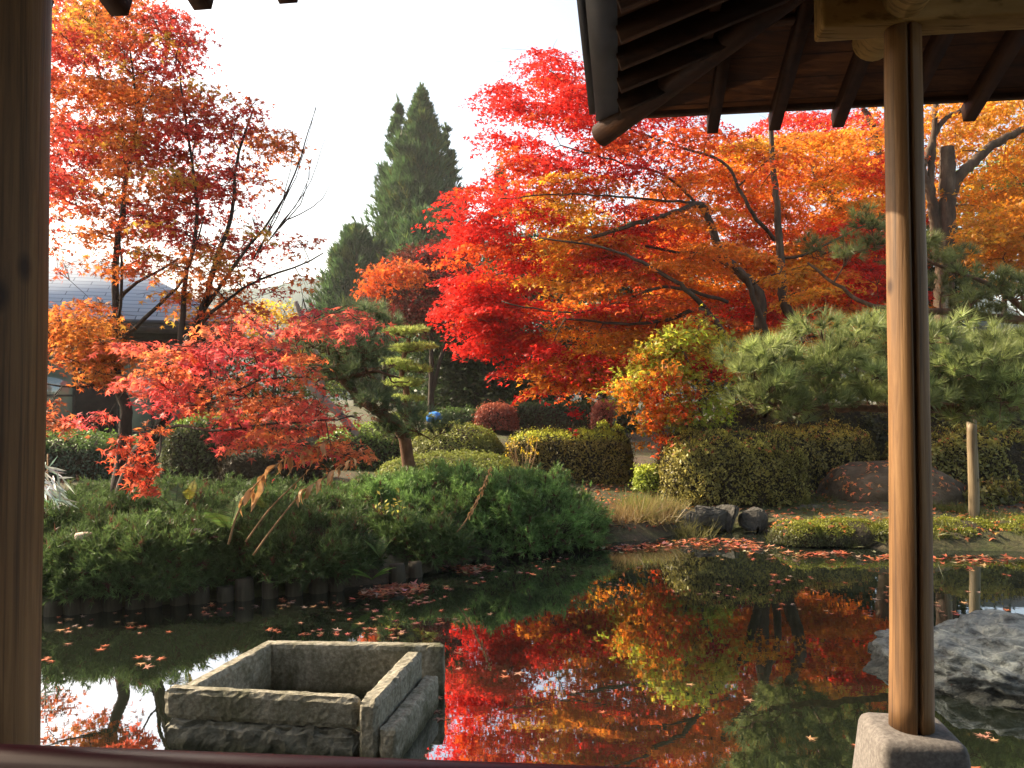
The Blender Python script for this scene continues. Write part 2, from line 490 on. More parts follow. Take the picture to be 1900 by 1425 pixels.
xs = np.concatenate([[-700, -400, -200, -100, -60, -40, -30, -24, -20, -17, -15], np.arange(-13, 13.01, .22), [15, 17, 20, 24, 30, 40, 60, 100, 200, 400, 700]])
ys = np.concatenate([[-300, -100, -50, -25, -15, -10, -7], np.arange(-5, 20.01, .22), np.arange(20.6, 32, .8), [34, 37, 41, 46, 52, 60, 70, 85, 110, 150, 220, 350, 600, 1000]])
XX, YY = np.meshgrid(xs, ys); ZZ = gh(XX, YY)
mb = MB(); nx, ny = len(xs), len(ys)
V = np.stack([XX, YY, ZZ], -1).reshape(-1, 3)
ii, jj = np.meshgrid(np.arange(nx - 1), np.arange(ny - 1))
q = (jj * nx + ii).ravel()
Fq = np.stack([q, q + 1, q + nx + 1, q + nx], 1)
mb.v.append(V); mb.n = len(V); mb.li.append(Fq.ravel()); mb.ls.append(np.full(len(Fq), 4)); mb.c.append(np.ones((len(Fq), 3)))
m, nt, p = new_mat('garden_soil')
f1 = noise_tex(nt, .9, 8, .65); f2 = noise_tex(nt, 14, 8, .7)
mx = nt.nodes.new('ShaderNodeMix'); mx.data_type = 'RGBA'
nt.links.new(ramp(nt, f1, [(.42, (0, 0, 0)), (.58, (1, 1, 1))]), mx.inputs[0])
nt.links.new(ramp(nt, f2, [(.3, (.03, .02, .012)), (.6, (.085, .06, .035)), (.8, (.13, .09, .05))]), mx.inputs[6])
nt.links.new(ramp(nt, f2, [(.3, (.025, .032, .008)), (.7, (.085, .10, .02))]), mx.inputs[7])
nt.links.new(mx.outputs[2], p.inputs['Base Color']); p.inputs['Roughness'].default_value = .95
bump(nt, p, f2, 1.0, .06)
tag(mb.build('ground', m, smooth=True), kind='structure')

# pond water
m = bpy.data.materials.new('pond_water'); m.use_nodes = True
nt = m.node_tree; nt.nodes.clear()
out = nt.nodes.new('ShaderNodeOutputMaterial')
dif = nt.nodes.new('ShaderNodeBsdfDiffuse'); dif.inputs[0].default_value = (.010, .013, .008, 1)
gl = nt.nodes.new('ShaderNodeBsdfGlossy'); gl.inputs['Roughness'].default_value = .015
gl.inputs[0].default_value = (.92, .95, 1.0, 1)
fr = nt.nodes.new('ShaderNodeFresnel'); fr.inputs['IOR'].default_value = 8.0
mxs = nt.nodes.new('ShaderNodeMixShader')
tc = nt.nodes.new('ShaderNodeTexCoord'); mp = nt.nodes.new('ShaderNodeMapping'); mp.inputs['Scale'].default_value = (1, 1.6, 1)
nz = nt.nodes.new('ShaderNodeTexNoise'); nz.inputs['Scale'].default_value = 3.0; nz.inputs['Detail'].default_value = 3
nt.links.new(tc.outputs['Object'], mp.inputs[0]); nt.links.new(mp.outputs[0], nz.inputs['Vector'])
bp = nt.nodes.new('ShaderNodeBump'); bp.inputs['Strength'].default_value = .022; bp.inputs['Distance'].default_value = .02
nt.links.new(nz.outputs['Fac'], bp.inputs['Height'])
nt.links.new(bp.outputs[0], gl.inputs['Normal']); nt.links.new(bp.outputs[0], fr.inputs['Normal'])
nt.links.new(fr.outputs[0], mxs.inputs[0]); nt.links.new(dif.outputs[0], mxs.inputs[1]); nt.links.new(gl.outputs[0], mxs.inputs[2])
nt.links.new(mxs.outputs[0], out.inputs[0])
mb = MB(); mb.add([(-12, -4, 0), (12, -4, 0), (12, 14, 0), (-12, 14, 0)], [(0, 1, 2, 3)])
tag(mb.build('water', m), kind='structure')

# far hill
hx = np.linspace(-420, 500, 90); prof = []
mb = MB(); rows = []
for k, (yy, hs) in enumerate([(330, 0.0), (360, .6), (400, 1.0), (470, .9), (560, 0.0)]):
    hh = (58 + 12 * np.sin(hx * .011 + 1.0) + 9 * np.sin(hx * .037) + 3 * np.sin(hx * .11)) * hs - 2 * (hs == 0)
    rows.append(np.stack([hx, np.full_like(hx, yy), hh], 1))
V = np.concatenate(rows); n = len(hx)
mb.add(V, [(r * n + i, r * n + i + 1, (r + 1) * n + i + 1, (r + 1) * n + i) for r in range(4) for i in range(n - 1)])
M['hill'] = mat_noise('hill_wood', [(.3, (.02, .05, .05)), (.5, (.035, .075, .07)), (.7, (.05, .085, .07))], .08, 1.0, detail=8)
tag(mb.build('hill', M['hill'], smooth=True), kind='structure')

# ------------------------------------------------------------------ pavilion
A8 = RAD(8)
Fv = np.array([math.sin(A8), math.cos(A8), 0]); Rv = np.array([math.cos(A8), -math.sin(A8), 0]); Zv = np.array([0, 0, 1.0])
P0 = np.array([(1684 - 950) / F_PX * 2.7, 2.7, 0])
def PV(a, b, z): return P0 + Rv * a + Fv * b + Zv * z

pav = thing('pavilion', 'open timber garden pavilion whose posts, beams and dark rafters frame the pond', 'pavilion', P0)
ZE = 3.315                              # eave height (underside of boards)
SL = .36
BE, AE, BN = .97, -1.0, -.57

def notched_post(name, x, y, z0, z1, r0, r1, slit_phi, parent, seed):
    g = np.random.default_rng(seed)
    n = 56; nz = 26; mbp = MB(); rings = []
    a = np.linspace(-math.pi, math.pi, n, endpoint=False)
    w1, w2 = g.uniform(0, 6, 2)
    for i in range(nz):
        t = i / (nz - 1); z = z0 + (z1 - z0) * t; r = r0 + (r1 - r0) * t
        rr = r * (1 + .012 * np.sin(3 * a + w1 + 2 * t) + .010 * np.sin(7 * t * 3 + w2) + .006 * np.sin(5 * a + 9 * t))
        if slit_phi is not None:
            da = np.abs((a - slit_phi + math.pi) % (2 * math.pi) - math.pi)
            rr = np.where(da < .075, r * .45, rr)
        cx = x + .006 * math.sin(4 * t + w1); cy = y
        rings.append(np.stack([cx + rr * np.cos(a), cy + rr * np.sin(a), np.full(n, z)], 1))
    V = np.concatenate(rings); Fs = []
    for i in range(nz - 1):
        for j in range(n):
            k = (j + 1) % n
            Fs.append((i * n + j, i * n + k, (i + 1) * n + k, (i + 1) * n + j))
    Fs.append(tuple(range(n))[::-1]); Fs.append(tuple((nz - 1) * n + j for j in range(n)))
    mbp.add(V, Fs)
    o = mbp.build(name, M['post'], parent, smooth=True)
    return o

# direction from post to camera, slit a little to its right
ph_cam = math.atan2(-P0[1], -P0[0])
notched_post('post', P0[0], P0[1], .765, 3.20, .071, .060, ph_cam + .33, pav, 3)
LPc = np.array([-1.087, 1.58])
notched_post('post', LPc[0], LPc[1], .60, 3.75, .117, .110, None, pav, 5)
# further posts of the bay, behind the camera's shoulder
for (a_, b_) in [(2.2, 0.0), (2.2, -2.9)]:
    q_ = PV(a_, b_, 0); notched_post('post', q_[0], q_[1], .60, 3.20, .08, .066, None, pav, 8)

# beams
mbb = MB()
bar(mbb, PV(-.29, 0, 3.315), PV(2.5, 0, 3.315), .13, .23)
bm_o = mbb.build('beam', M['beam'], pav)
mod = bm_o.modifiers.new('bevel', 'BEVEL'); mod.width = .012; mod.segments = 3
mbb = MB(); tube(mbb, np.array([PV(-.02, .28, 3.285), PV(-.02, -3.4, 3.285)]), .075, 20)
mbb.build('beam', M['beam'], pav, smooth=False)
mbb = MB(); bar(mbb, PV(-6, -1.42, 3.62), PV(-.1, -1.42, 3.62), .13, .2); mbb.build('beam', M['beam'], pav)

def zfar(b): return ZE + SL * (BE - b)
def zleft(a): return ZE + SL * (a - AE)
def zmain(b): return ZE + SL * (BN - b)

# roof boards (undersides) and tiled cover, three slopes
def slope(poly_ab, zf, nm_board, nm_tile):
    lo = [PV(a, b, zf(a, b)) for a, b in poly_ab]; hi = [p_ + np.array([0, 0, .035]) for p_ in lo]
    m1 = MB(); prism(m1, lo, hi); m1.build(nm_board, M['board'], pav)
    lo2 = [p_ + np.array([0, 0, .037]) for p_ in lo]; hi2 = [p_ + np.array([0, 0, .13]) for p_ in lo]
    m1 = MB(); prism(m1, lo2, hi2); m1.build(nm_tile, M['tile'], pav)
slope([(AE, BE), (2.6, BE), (2.6, -2.63)], lambda a, b: zfar(b), 'roof_board', 'tile_layer')
slope([(AE, BE), (AE, BN), (1.53, -3.0), (2.6, -3.0), (2.6, -2.63)], lambda a, b: zleft(a), 'roof_board', 'tile_layer')
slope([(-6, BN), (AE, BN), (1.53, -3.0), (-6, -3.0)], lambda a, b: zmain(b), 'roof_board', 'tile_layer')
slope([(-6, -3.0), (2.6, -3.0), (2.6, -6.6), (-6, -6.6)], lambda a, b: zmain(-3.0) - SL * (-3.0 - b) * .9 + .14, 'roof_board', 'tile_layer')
_w = MB(); box(_w, PV(-1.7, -6.0, 1.75), Rv, Fv, Zv, 4.2, .05, 1.25); _w.build('wall', M['darkwood'], pav)
_w = MB(); box(_w, PV(-6.0, -4.0, 1.75), Rv, Fv, Zv, .05, 1.9, 1.2); _w.build('wall', M['darkwood'], pav)
# eave strips
def strip(p, q, wd, ht, mat, nm):
    m1 = MB(); bar(m1, p, q, wd, ht); return m1.build(nm, mat, pav)
strip(PV(AE - .03, BE + .022, ZE + .03), PV(2.6, BE + .022, ZE + .03), .045, .10, M['darkwood'], 'eave_board')
strip(PV(AE - .055, BE + .03, ZE + .015), PV(AE - .055, BN, ZE + .015), .11, .085, M['fascia'], 'eave_board')
strip(PV(AE - .13, BE + .05, ZE + .09), PV(AE - .13, BN, ZE + .09), .03, .15, M['fascia'], 'eave_board')
strip(PV(-6, BN + .022, ZE + .03), PV(AE - .15, BN + .022, ZE + .03), .045, .10, M['darkwood'], 'eave_board')
# battens across the boards on the far slope
for bb in (.46, .10):
    strip(PV(AE + (BE - bb) + .05, bb, zfar(bb) - .018), PV(2.6, bb, zfar(bb) - .018), .05, .03, M['darkwood'], 'batten')
for aa in (-.62,):
    strip(PV(aa, .55, zleft(aa) - .012), PV(aa, BN, zleft(aa) - .012), .04, .02, M['darkwood'], 'batten')

def rafter(p, q, wd=.052, ht=.08):
    m1 = MB(); bar(m1, p, q, wd, ht); return m1.build('rafter', M['darkwood'], pav)
# far slope rafters (drop below boards), ends past the eave
RH = .043
for k in range(11):
    a = -.54 + .295 * k
    b_in = max(-2.9, min(-.2, BE - (a - AE) + .04)) if a < .2 else -1.2
    b_in = BE - (a - AE) if a < -.05 else -1.2
    rafter(PV(a, BE + .07, zfar(BE + .07) - RH), PV(a, b_in, zfar(b_in) - RH))
for k in range(9):
    b = .735 - .235 * k
    a_in = AE + (BE - b) - .03 if b > BN else AE + (BE - b) - .03
    a_st = AE + .0 if b > BN else AE + (BN - b)
    rafter(PV(a_st, b, zleft(a_st) - RH), PV(a_in, b, zleft(a_in) - RH), .04, .085)
for k in range(16):
    a = -1.465 - .30 * k
    b_in = -2.9
    rafter(PV(a, BN + .10, zmain(BN + .10) - RH), PV(a, b_in, zmain(b_in) - RH), .062, .09)
# round hip log
mbh = MB()
h0 = PV(AE - .09, BE + .09, ZE - .36 * .09 - .045); h1 = PV(.15, -.15, zleft(.15) - .05)
tube(mbh, np.array([h0, h0 + (h1 - h0) * .5, h1]), [.06, .058, .052], 20)
mbh.build('hip_rafter', M['darkwood'], pav)
# floor the photographer stands on
mbf = MB()
for k in range(24):
    b0 = -2.2 - .16 * k
    box(mbf, PV(-1.4, b0 - .08, .575), Rv, Fv, Zv, 3.9, .077, .025)
mbf.build('floor_board', M['deck'], pav)
mbf = MB(); box(mbf, PV(-2.9, -1.45, .27), Rv, Fv, Zv, .14, .14, .33); mbf.build('floor_support', M['granite'], pav)
for (a_, b_) in [(2.2, 0.0), (2.2, -2.9)]:
    mbf = MB(); box(mbf, PV(a_, b_, .1), Rv, Fv, Zv, .14, .14, .5); mbf.build('floor_support', M['granite'], pav)

# foundation stone under the right post
bm = bmesh.new()
fz0, fz1 = -.6, .765
for (zz, s) in ((fz0, .34), (.35, .225), (fz1, .155)):
    pass
vs = []
for (zz, s) in ((fz0, .27), (fz1, .138)):
    for sx, sy in ((-1, -1), (1, -1), (1, 1), (-1, 1)):
        q_ = PV(sx * s, sy * s, zz); vs.append(bm.verts.new(q_))
for f in [(0, 3, 2, 1), (4, 5, 6, 7), (0, 1, 5, 4), (1, 2, 6, 5), (2, 3, 7, 6), (3, 0, 4, 7)]:
    bm.faces.new([vs[i] for i in f])
bmesh.ops.bevel(bm, geom=bm.edges[:], offset=.035, segments=4, profile=.5, affect='EDGES')
o = bm_part('foundation_stone', bm, M['foot'], None, True, base=P0)
tag(o, 'tapered grey granite block standing in the water under the round post', 'stone')

# lacquered hand rail along the pavilion edge
rl = thing('railing', 'dark red lacquered railing along the near edge of the pavilion', 'railing', (0, 1.3, .6))
ra, rb = G(-400, 1365, 1.31), G(2400, 1365 + .037 * 2800, 1.31)
mbr = MB(); dd = unit(rb - ra)
pts = np.array([ra, rb])
off = np.array([0, -.41, -.91]) * .042
tube(mbr, pts + off, .042, 24)
mbr.build('top_rail', M['lacquer'], rl, smooth=True)
mbr = MB(); pts2 = pts.copy(); pts2[:, 2] = .95; bar(mbr, pts2[0] + off, pts2[1] + off, .04, .06); mbr.build('lower_rail', M['lacquer'], rl)
for t in np.linspace(.05, .95, 5):
    q_ = ra + (rb - ra) * t + off
    mbr = MB(); bar(mbr, (q_[0], q_[1], .3), (q_[0], q_[1], 1.265), .05, .05, up=(0, 1, 0)); mbr.build('baluster', M['lacquer'], rl)

# ------------------------------------------------------------------ rocks and stonework
def rock(name, c, dims, mat, label, cat, seed, rot=0, amp=.22, freq=1.4, sub=5, ridge=.0, flat=.0, group=None):
    bm = bmesh.new(); bmesh.ops.create_icosphere(bm, subdivisions=sub, radius=1)
    cs, sn = math.cos(rot), math.sin(rot)
    so_ = Vector((seed * 3.7, seed * 1.3, seed * 2.1))
    for v in bm.verts:
        p_ = v.co.copy()
        q_ = Vector([math.copysign(abs(x) ** .8, x) for x in p_])
        d = amp * (mnoise.fractal(p_ * freq + so_, .9, 2.0, 5))
        if ridge:
            d += ridge * (mnoise.ridged_multi_fractal(Vector((p_.x * 3.4 + p_.z * 1.5, p_.y * 2.6, p_.z * 4.2)) + so_, .9, 2.1, 6, 1.0, 2.0) - 1.0) * .5
        q_ = q_ * (1 + d)
        x, y, z = q_.x * dims[0], q_.y * dims[1], q_.z * dims[2]
        v.co = Vector((c[0] + x * cs - y * sn, c[1] + x * sn + y * cs, c[2] + z))
    o = bm_part(name, bm, mat, None, True, base=c)
    return tag(o, label, cat, group)

# big pale grey rock at the right
rock('rock', (3.66, 5.35, -.10), (1.0, .78, .41), M['rock'], 'large pale blue-grey craggy rock in the water right of the post', 'rock', 4, rot=-.18, amp=.20, freq=1.3, sub=6, ridge=.17)
# brown leaf-strewn boulder on the right bank
c = W(1655, 935, 12.6); c[2] = .12
rock('boulder', c, (1.12, .9, .72), M['boulder'], 'broad brown boulder strewn with leaves on the right bank', 'boulder', 9, amp=.12, sub=5)
def hull_rock(name, c, dims, mat, label, cat, seed, group=None):
    g = np.random.default_rng(seed); bm = bmesh.new()
    for _ in range(18):
        p_ = g.uniform(-1, 1, 3); p_ = p_ / np.max(np.abs(p_)) * g.uniform(.72, 1.0)
        bm.verts.new(Vector(p_ * np.array(dims)) + Vector(c))
    r_ = bmesh.ops.convex_hull(bm, input=bm.verts[:]); bmesh.ops.delete(bm, geom=[v for v in bm.verts if not v.link_faces], context='VERTS')
    bmesh.ops.bevel(bm, geom=bm.edges[:], offset=min(dims) * .10, segments=2, affect='EDGES'); bmesh.ops.triangulate(bm, faces=bm.faces[:])
    bmesh.ops.subdivide_edges(bm, edges=bm.edges[:], cuts=2, use_grid_fill=True)
    for v in bm.verts:
        v.co += mnoise.noise_vector(v.co * 9 + Vector((seed, 0, 0))) * .018 + mnoise.noise_vector(v.co * 28 + Vector((seed, 0, 0))) * .007
    return tag(bm_part(name, bm, mat, None, False, base=c), label, cat, group)
for k, (px, py, wd, ht) in enumerate([(1278, 966, 26, 30), (1316, 962, 34, 36), (1352, 962, 22, 36), (1398, 966, 30, 32), (1238, 985, 26, 18), (1170, 995, 34, 14)]):
    Y = G(px, 988)[1] + .15
    c = W(px, py, Y)
    hull_rock('shore_stone', c, (wd / F_PX * Y, .2, ht / F_PX * Y * .8), M['stone'],
         ['dark shore stone at the left of the edging row by dry grass', 'widest squarish grey stone in the far shore edging row', 'narrow upright grey stone in the middle of the shore edging',
          'dark stone at the right end of the shore edging by moss', 'low dark stone half under the dry grass at the shore', 'flat dark stone at the water below the dry grass'][k], 'stone', 20 + k , group='stones edging the far shore')
c = W(366, 990, 7.55); rock('small_rock', c, (.10, .1, .05), M['stone'], 'small grey rock poking out of the junipers on the left', 'rock', 31, sub=4)
c = W(1245, 918, 13.2); rock('small_rock', c, (.3, .2, .16), M['stone'], 'grey rounded rock among dry grass before the right hedge', 'rock', 33, sub=4)
c = W(1500, 948, 11.9); rock('small_rock', c, (.22, .15, .10), M['stone'], 'flat grey rock on the moss left of the brown boulder', 'rock', 34, sub=4)

# stone basin (bottomless box of granite slabs standing in the pond)
bs = thing('stone_basin', 'open rectangular granite slab basin standing in the pond', 'basin', (-1.2, 4.4, 0))
ZT = .32
def slab(name, p, q, thick, z0, z1, mat, seed, chip=.012, side=1):
    """slab whose face runs p->q (ground), thick to the left of p->q"""
    p = np.array([*p, 0.0]); q = np.array([*q, 0.0]); d = unit(q - p); nrm = np.array([-d[1], d[0], 0]) * side
    L = np.linalg.norm(q - p); bm = bmesh.new()
    bmesh.ops.create_cube(bm, size=1)
    bmesh.ops.subdivide_edges(bm, edges=[e for e in bm.edges], cuts=1, use_grid_fill=True)
    bm.free()
    nxs, nys, nzs = int(max(8, L / .03)), 5, int(max(6, (z1 - z0) / .03))
    bm = bmesh.new(); vd = {}
    def vert(i, j, k):
        key = (i, j, k)
        if key not in vd:
            s, t, h = i / nxs, j / nys, k / nzs
            pt = p + d * L * s + nrm * thick * t + Zv * (z0 + (z1 - z0) * h)
            nv = mnoise.noise_vector(Vector(pt) * 14 + Vector((seed, 0, 0))) * chip * (.25 if chip < .025 else .7) + mnoise.noise_vector(Vector(pt) * 45 + Vector((seed, 5, 0))) * chip * .45
            edge = (i in (0, nxs)) + (j in (0, nys)) + (k in (0, nzs))
            sh = np.zeros(3)
            if edge >= 2:
                am = chip * (.6 + 1.2 * abs(mnoise.noise(Vector(pt) * 11 + Vector((0, seed, 0)))))
                if i == 0: sh += d * am
                if i == nxs: sh -= d * am
                if j == 0: sh += nrm * am
                if j == nys: sh -= nrm * am
                if k == nzs: sh -= Zv * am
            vd[key] = bm.verts.new(Vector(pt + sh) + nv)
        return vd[key]
    for i in range(nxs):
        for j in range(nys):
            for k in (0, nzs):
                bm.faces.new([vert(i, j, k), vert(i + 1, j, k), vert(i + 1, j + 1, k), vert(i, j + 1, k)])
    for i in range(nxs):
        for k in range(nzs):
            for j in (0, nys):
                bm.faces.new([vert(i, j, k), vert(i + 1, j, k), vert(i + 1, j, k + 1), vert(i, j, k + 1)])
    for j in range(nys):
        for k in range(nzs):
            for i in (0, nxs):
                bm.faces.new([vert(i, j, k), vert(i, j + 1, k), vert(i, j + 1, k + 1), vert(i, j, k + 1)])
    return bm_part(name, bm, mat, bs, False)
fl = G(303, 1276, ZT)[:2]; fr_ = G(664, 1296, ZT)[:2]            # front slab, outer top edge
bl = G(500, 1193, ZT)[:2]; br_ = G(823, 1198, ZT)[:2]
ir = G(688, 1278, ZT)[:2]
dF = unit(fr_ - fl); nF = np.array([-dF[1], dF[0]])
slab('front_slab', fl, fr_ - dF * .004, .075, .155, ZT - .004, M['granite'], 1, .014)
slab('front_slab', fl - nF * .015 + dF * .01, fr_ - nF * .015 - dF * .004, .10, -.4, .150, M['granite_rough'], 2, .026)
rfo = G(664, 1299, ZT)[:2]; rfo2 = G(706, 1302, ZT)[:2]; rbo = G(772, 1201, ZT)[:2]
# right wall runs back; its left top edge from (664,1297) to (752,1198)
rw_a, rw_b = G(664, 1299, ZT + .004)[:2], G(755, 1206, ZT + .004)[:2]
slab('side_slab', rw_a, rw_b, .105, -.4, ZT + .004, M['granite'], 3, .012, side=-1)
dR = unit(rw_b - rw_a); nR = np.array([dR[1], -dR[0]])
slab('side_ledge', rw_a + nR * .109 + dR * .0, rw_b + nR * .109, .105, -.4, .185, M['granite'], 4, .013, side=-1)
lw_a = fl + nF * .106 + dF * .075; lw_b = G(478, 1186, ZT)[:2]
slab('side_slab', fl + nF * .104 + dF * .06, G(487, 1192, ZT)[:2] + np.array([0, .12]), .09, -.4, ZT - .012, M['granite'], 5, .010, side=-1)
slab('back_slab', bl + np.array([.0, .0]), br_, .085, -.4, ZT - .004, M['granite'], 6, .008)

# row of wooden piles along the left shore
GP = 'wooden piles edging the left shore'
pil = [(95, 0), (133, 1), (165, 0), (205, 1), (250, 0), (282, 1), (330, 0), (366, 1), (415, 0), (452, 1), (500, 0), (545, 1), (590, 0), (622, 1), (735, 0), (770, 1), (905, 0), (930, 1)]
desc = {95: 'leftmost dark wooden pile at the water beside the large left post', 930: 'rightmost stubby pile under the juniper mound'}
sh = np.array([(80, 1142), (300, 1122), (520, 1106), (640, 1092), (740, 1077), (873, 1040), (1000, 1021)], float)
for k, (px, a_) in enumerate(pil):
    wy = np.interp(px, sh[:, 0], sh[:, 1]) + 2
    c = G(px, wy); Y = c[1]; r = .075 + .02 * ((k * 7) % 5) / 5; hh = .13 + .09 * ((k * 3) % 4) / 4
    mb = MB(); zz = np.linspace(-.5, hh, 9)
    P = np.stack([np.full(9, c[0]) + .006 * np.sin(zz * 9 + k), np.full(9, c[1]) + .03, zz], 1)
    tube(mb, P, r * np.array([1, 1, 1, 1, 1, 1, 1, .99, .93]), 14, wob=.03)
    o = mb.build('wooden_pile', M['pile'], None, base=(c[0], c[1], 0))
    tag(o, desc.get(px, 'weathered round wooden pile edging the left shore under the junipers'), 'pile', GP)

# ------------------------------------------------------------------ foliage builders
def grow(trunks, pads, scale=1.0, twigs=3, reach_pen=0.0, lift=.12):
    """trunk polylines [(pts,r0,r1)] plus thin branches reaching every pad; returns MB"""
    mbt = MB(); nodes, nr = [], []
    for pts, r0, r1 in trunks:
        n = max(6, int(np.linalg.norm(np.diff(pts, axis=0), axis=1).sum() / .18))
        P = spline(pts, n); t = np.linspace(0, 1, n)
        Rr = r0 + (r1 - r0) * t ** .8
        tube(mbt, P + rng.standard_normal(P.shape) * .008 * scale, Rr, 9, wob=.05)
        k0 = int(n * .25)
        nodes += list(P[k0:]); nr += list(Rr[k0:])
    nodes = np.array(nodes); nr = np.array(nr)
    if len(pads) == 0: return mbt
    C = np.array([p_[0] for p_ in pads])
    d0 = np.min(np.linalg.norm(C[:, None] - nodes[None], axis=2), axis=1)
    for i in np.argsort(d0):
        c = C[i]; dv = np.linalg.norm(nodes - c, axis=1)
        # prefer nodes lower than the pad and closer to the trunk
        cost = dv + .5 * np.maximum(0, nodes[:, 2] - c[2]) - 1.2 * np.minimum(nr, .05)
        j = int(np.argmin(cost)); a = nodes[j]; L = dv[j]
        if L < .05: continue
        n = max(4, int(L / .22) + 2); t = np.linspace(0, 1, n)[:, None]
        mid = (a + c) / 2 + np.array([0, 0, lift * L]) + rng.standard_normal(3) * .07 * L
        P = (1 - t) ** 2 * a + 2 * t * (1 - t) * mid + t ** 2 * c
        rb = min(nr[j] * .7, (.008 + .009 * L) * scale); rt = .0045 * scale
        Rr = np.linspace(rb, rt, n)
        tube(mbt, P, Rr, 5, caps=False)
        nodes = np.concatenate([nodes, P[1:]]); nr = np.concatenate([nr, Rr[1:]])
        pr = pads[i][1]
        for _ in range(twigs):
            e = c + np.array([*(rng.standard_normal(2) * pr * .5), rng.normal(0, .05)])
            m_ = (c + e) / 2 + np.array([0, 0, .04])
            tube(mbt, np.array([P[-2], m_, e]), [rt, rt * .7, rt * .4], 3, caps=False)
    return mbt

def pad_cloud(mb, pads, per, size, T, nrm_tilt=.55, jit=.18, curl=.25, up=1.0):
    """pads: (centre, r, half thickness, colour, droop)"""
    for c, r, h, colr, droop in pads:
        n = int(per * r * r * rng.uniform(.75, 1.2)) + 3
        a = rng.uniform(0, 2 * math.pi, n); ph = rng.uniform(0, 6, 2)
        rr = r * np.sqrt(rng.uniform(0, 1, n)) * (1 + .3 * np.sin(3 * a + ph[0]) + .15 * np.sin(5 * a + ph[1]))
        tl = rng.normal(0, .12, 2)
        P = np.stack([rr * np.cos(a), rr * np.sin(a), rng.normal(0, h, n)], 1)
        P[:, 2] += -droop * rr * rr / max(r, .01) + P[:, 0] * tl[0] + P[:, 1] * tl[1]
        N = np.stack([np.cos(a) * .35 * rr / r, np.sin(a) * .35 * rr / r, np.full(n, up)], 1) + nrm_tilt * rng.standard_normal((n, 3))
        sz = size * rng.uniform(.65, 1.25, n)
        leaves(mb, P + c, N, sz, hsv_jit(colr, n, jit), T, curl)

def pads_from_poly(poly, n, Yf, rf, hf, colf, droop=.25):
    out = []
    for px, py in sample_poly(poly, n):
        Y = Yf(px, py); c = W(px, py, Y)
        out.append((c, rf(px, py), hf, np.asarray(colf(px, py), float), droop))
    return out

def pxs(lst, Y):
    return np.array([W(p_[0], p_[1], p_[2] if len(p_) > 2 else Y) for p_ in lst])

RED = (.64, .030, .020); ORED = (.68, .105, .020); ORG = (.70, .22, .024); YEL = (.74, .42, .04); CRIM = (.58, .016, .022)
YGR = (.38, .40, .05)

# ------------------------------------------------------------------ red maple (the star)
YR = 16.2
poly_red = [(805, 470), (838, 440), (830, 405), (862, 355), (905, 335), (940, 322), (938, 295), (895, 255), (940, 235), (960, 208), (897, 178),
            (960, 150), (1000, 122), (1038, 85), (1062, 102), (1110, 95), (1200, 150), (1290, 235), (1400, 250), (1640, 240), (1660, 600), (1520, 660),
            (1400, 690), (1330, 700), (1280, 660), (1205, 690), (1150, 682), (1110, 712), (1062, 728), (985, 728), (990, 700), (900, 690),
            (890, 662), (860, 605), (848, 575), (838, 552), (862, 520), (818, 490)]
def red_col(px, py):
    n1 = mnoise.noise(Vector((px * .009, py * .013, 3.1))); n2 = mnoise.noise(Vector((px * .02, py * .026, 9.7)))
    if (px - 1060) ** 2 / 85 ** 2 + (py - 425) ** 2 / 75 ** 2 < 1 and n2 > -.35: return YEL if n2 > -.05 else ORG
    if px < 1010 + 80 * n1: return RED if n2 < .25 else ORED
    if py < 330 and px < 1250: return RED if n1 > -.1 else ORED
    if n1 > .27: return RED
    if n1 > .10: return ORED
    if n1 > -.18: return ORG
    return (.72, .33, .03)
def red_Y(px, py):
    e = min(1, max(0, (px - 800) / 500.0)); return (YR + rng.uniform(-1, 1) * (.8 + 2.0 * e) - .3) if px < 1240 or rng.uniform() < .17 else 16.4 + rng.uniform(0, 1) * 3.0
pads = pads_from_poly(poly_red, 660, red_Y, lambda x, y: rng.uniform(.35, .85), .035, red_col, .22)
pads += pads_from_poly([(1180, 330), (1640, 300), (1650, 620), (1400, 660), (1250, 640), (1180, 500)], 150, lambda x, y: 17 + rng.uniform(0, 2.6), lambda x, y: rng.uniform(.4, .8), .06, red_col, .3)
# thin the upper part so that sky shows through
pads = [p_ for p_ in pads if not (p_[0][2] > 5.6 and rng.uniform() < .22)]
# bright low sprays hanging at the front
for (px, py, Y, r, cc) in [(1235, 640, 14.2, .55, CRIM), (1180, 655, 14.0, .5, RED), (1120, 665, 14.0, .5, RED), (1060, 690, 14.2, .45, RED), (1300, 680, 13.6, .45, CRIM), (1040, 650, 14.2, .5, RED),
                           (1010, 715, 14.2, .3, ORG), (1085, 705, 14.0, .3, ORG), (1065, 765, 14.0, .16, CRIM), (1060, 790, 14.0, .12, CRIM), (920, 560, 15, .6, RED), (900, 600, 15, .5, RED), (960, 620, 15, .6, RED), (900, 410, 15.5, .5, RED), (885, 520, 15.3, .5, RED)]:
    for _ in range(3):
        pads.append((W(px + rng.normal(0, 14), py + rng.normal(0, 7), Y + rng.normal(0, .2)), r, .05, np.array(cc), .3))
tr = thing('maple_tree', 'large spreading maple with bright red and orange leaves across the pond', 'tree', W(1430, 800, YR) * np.array([1, 1, 0]) + np.array([0, 0, .45]))
ty = 15.5
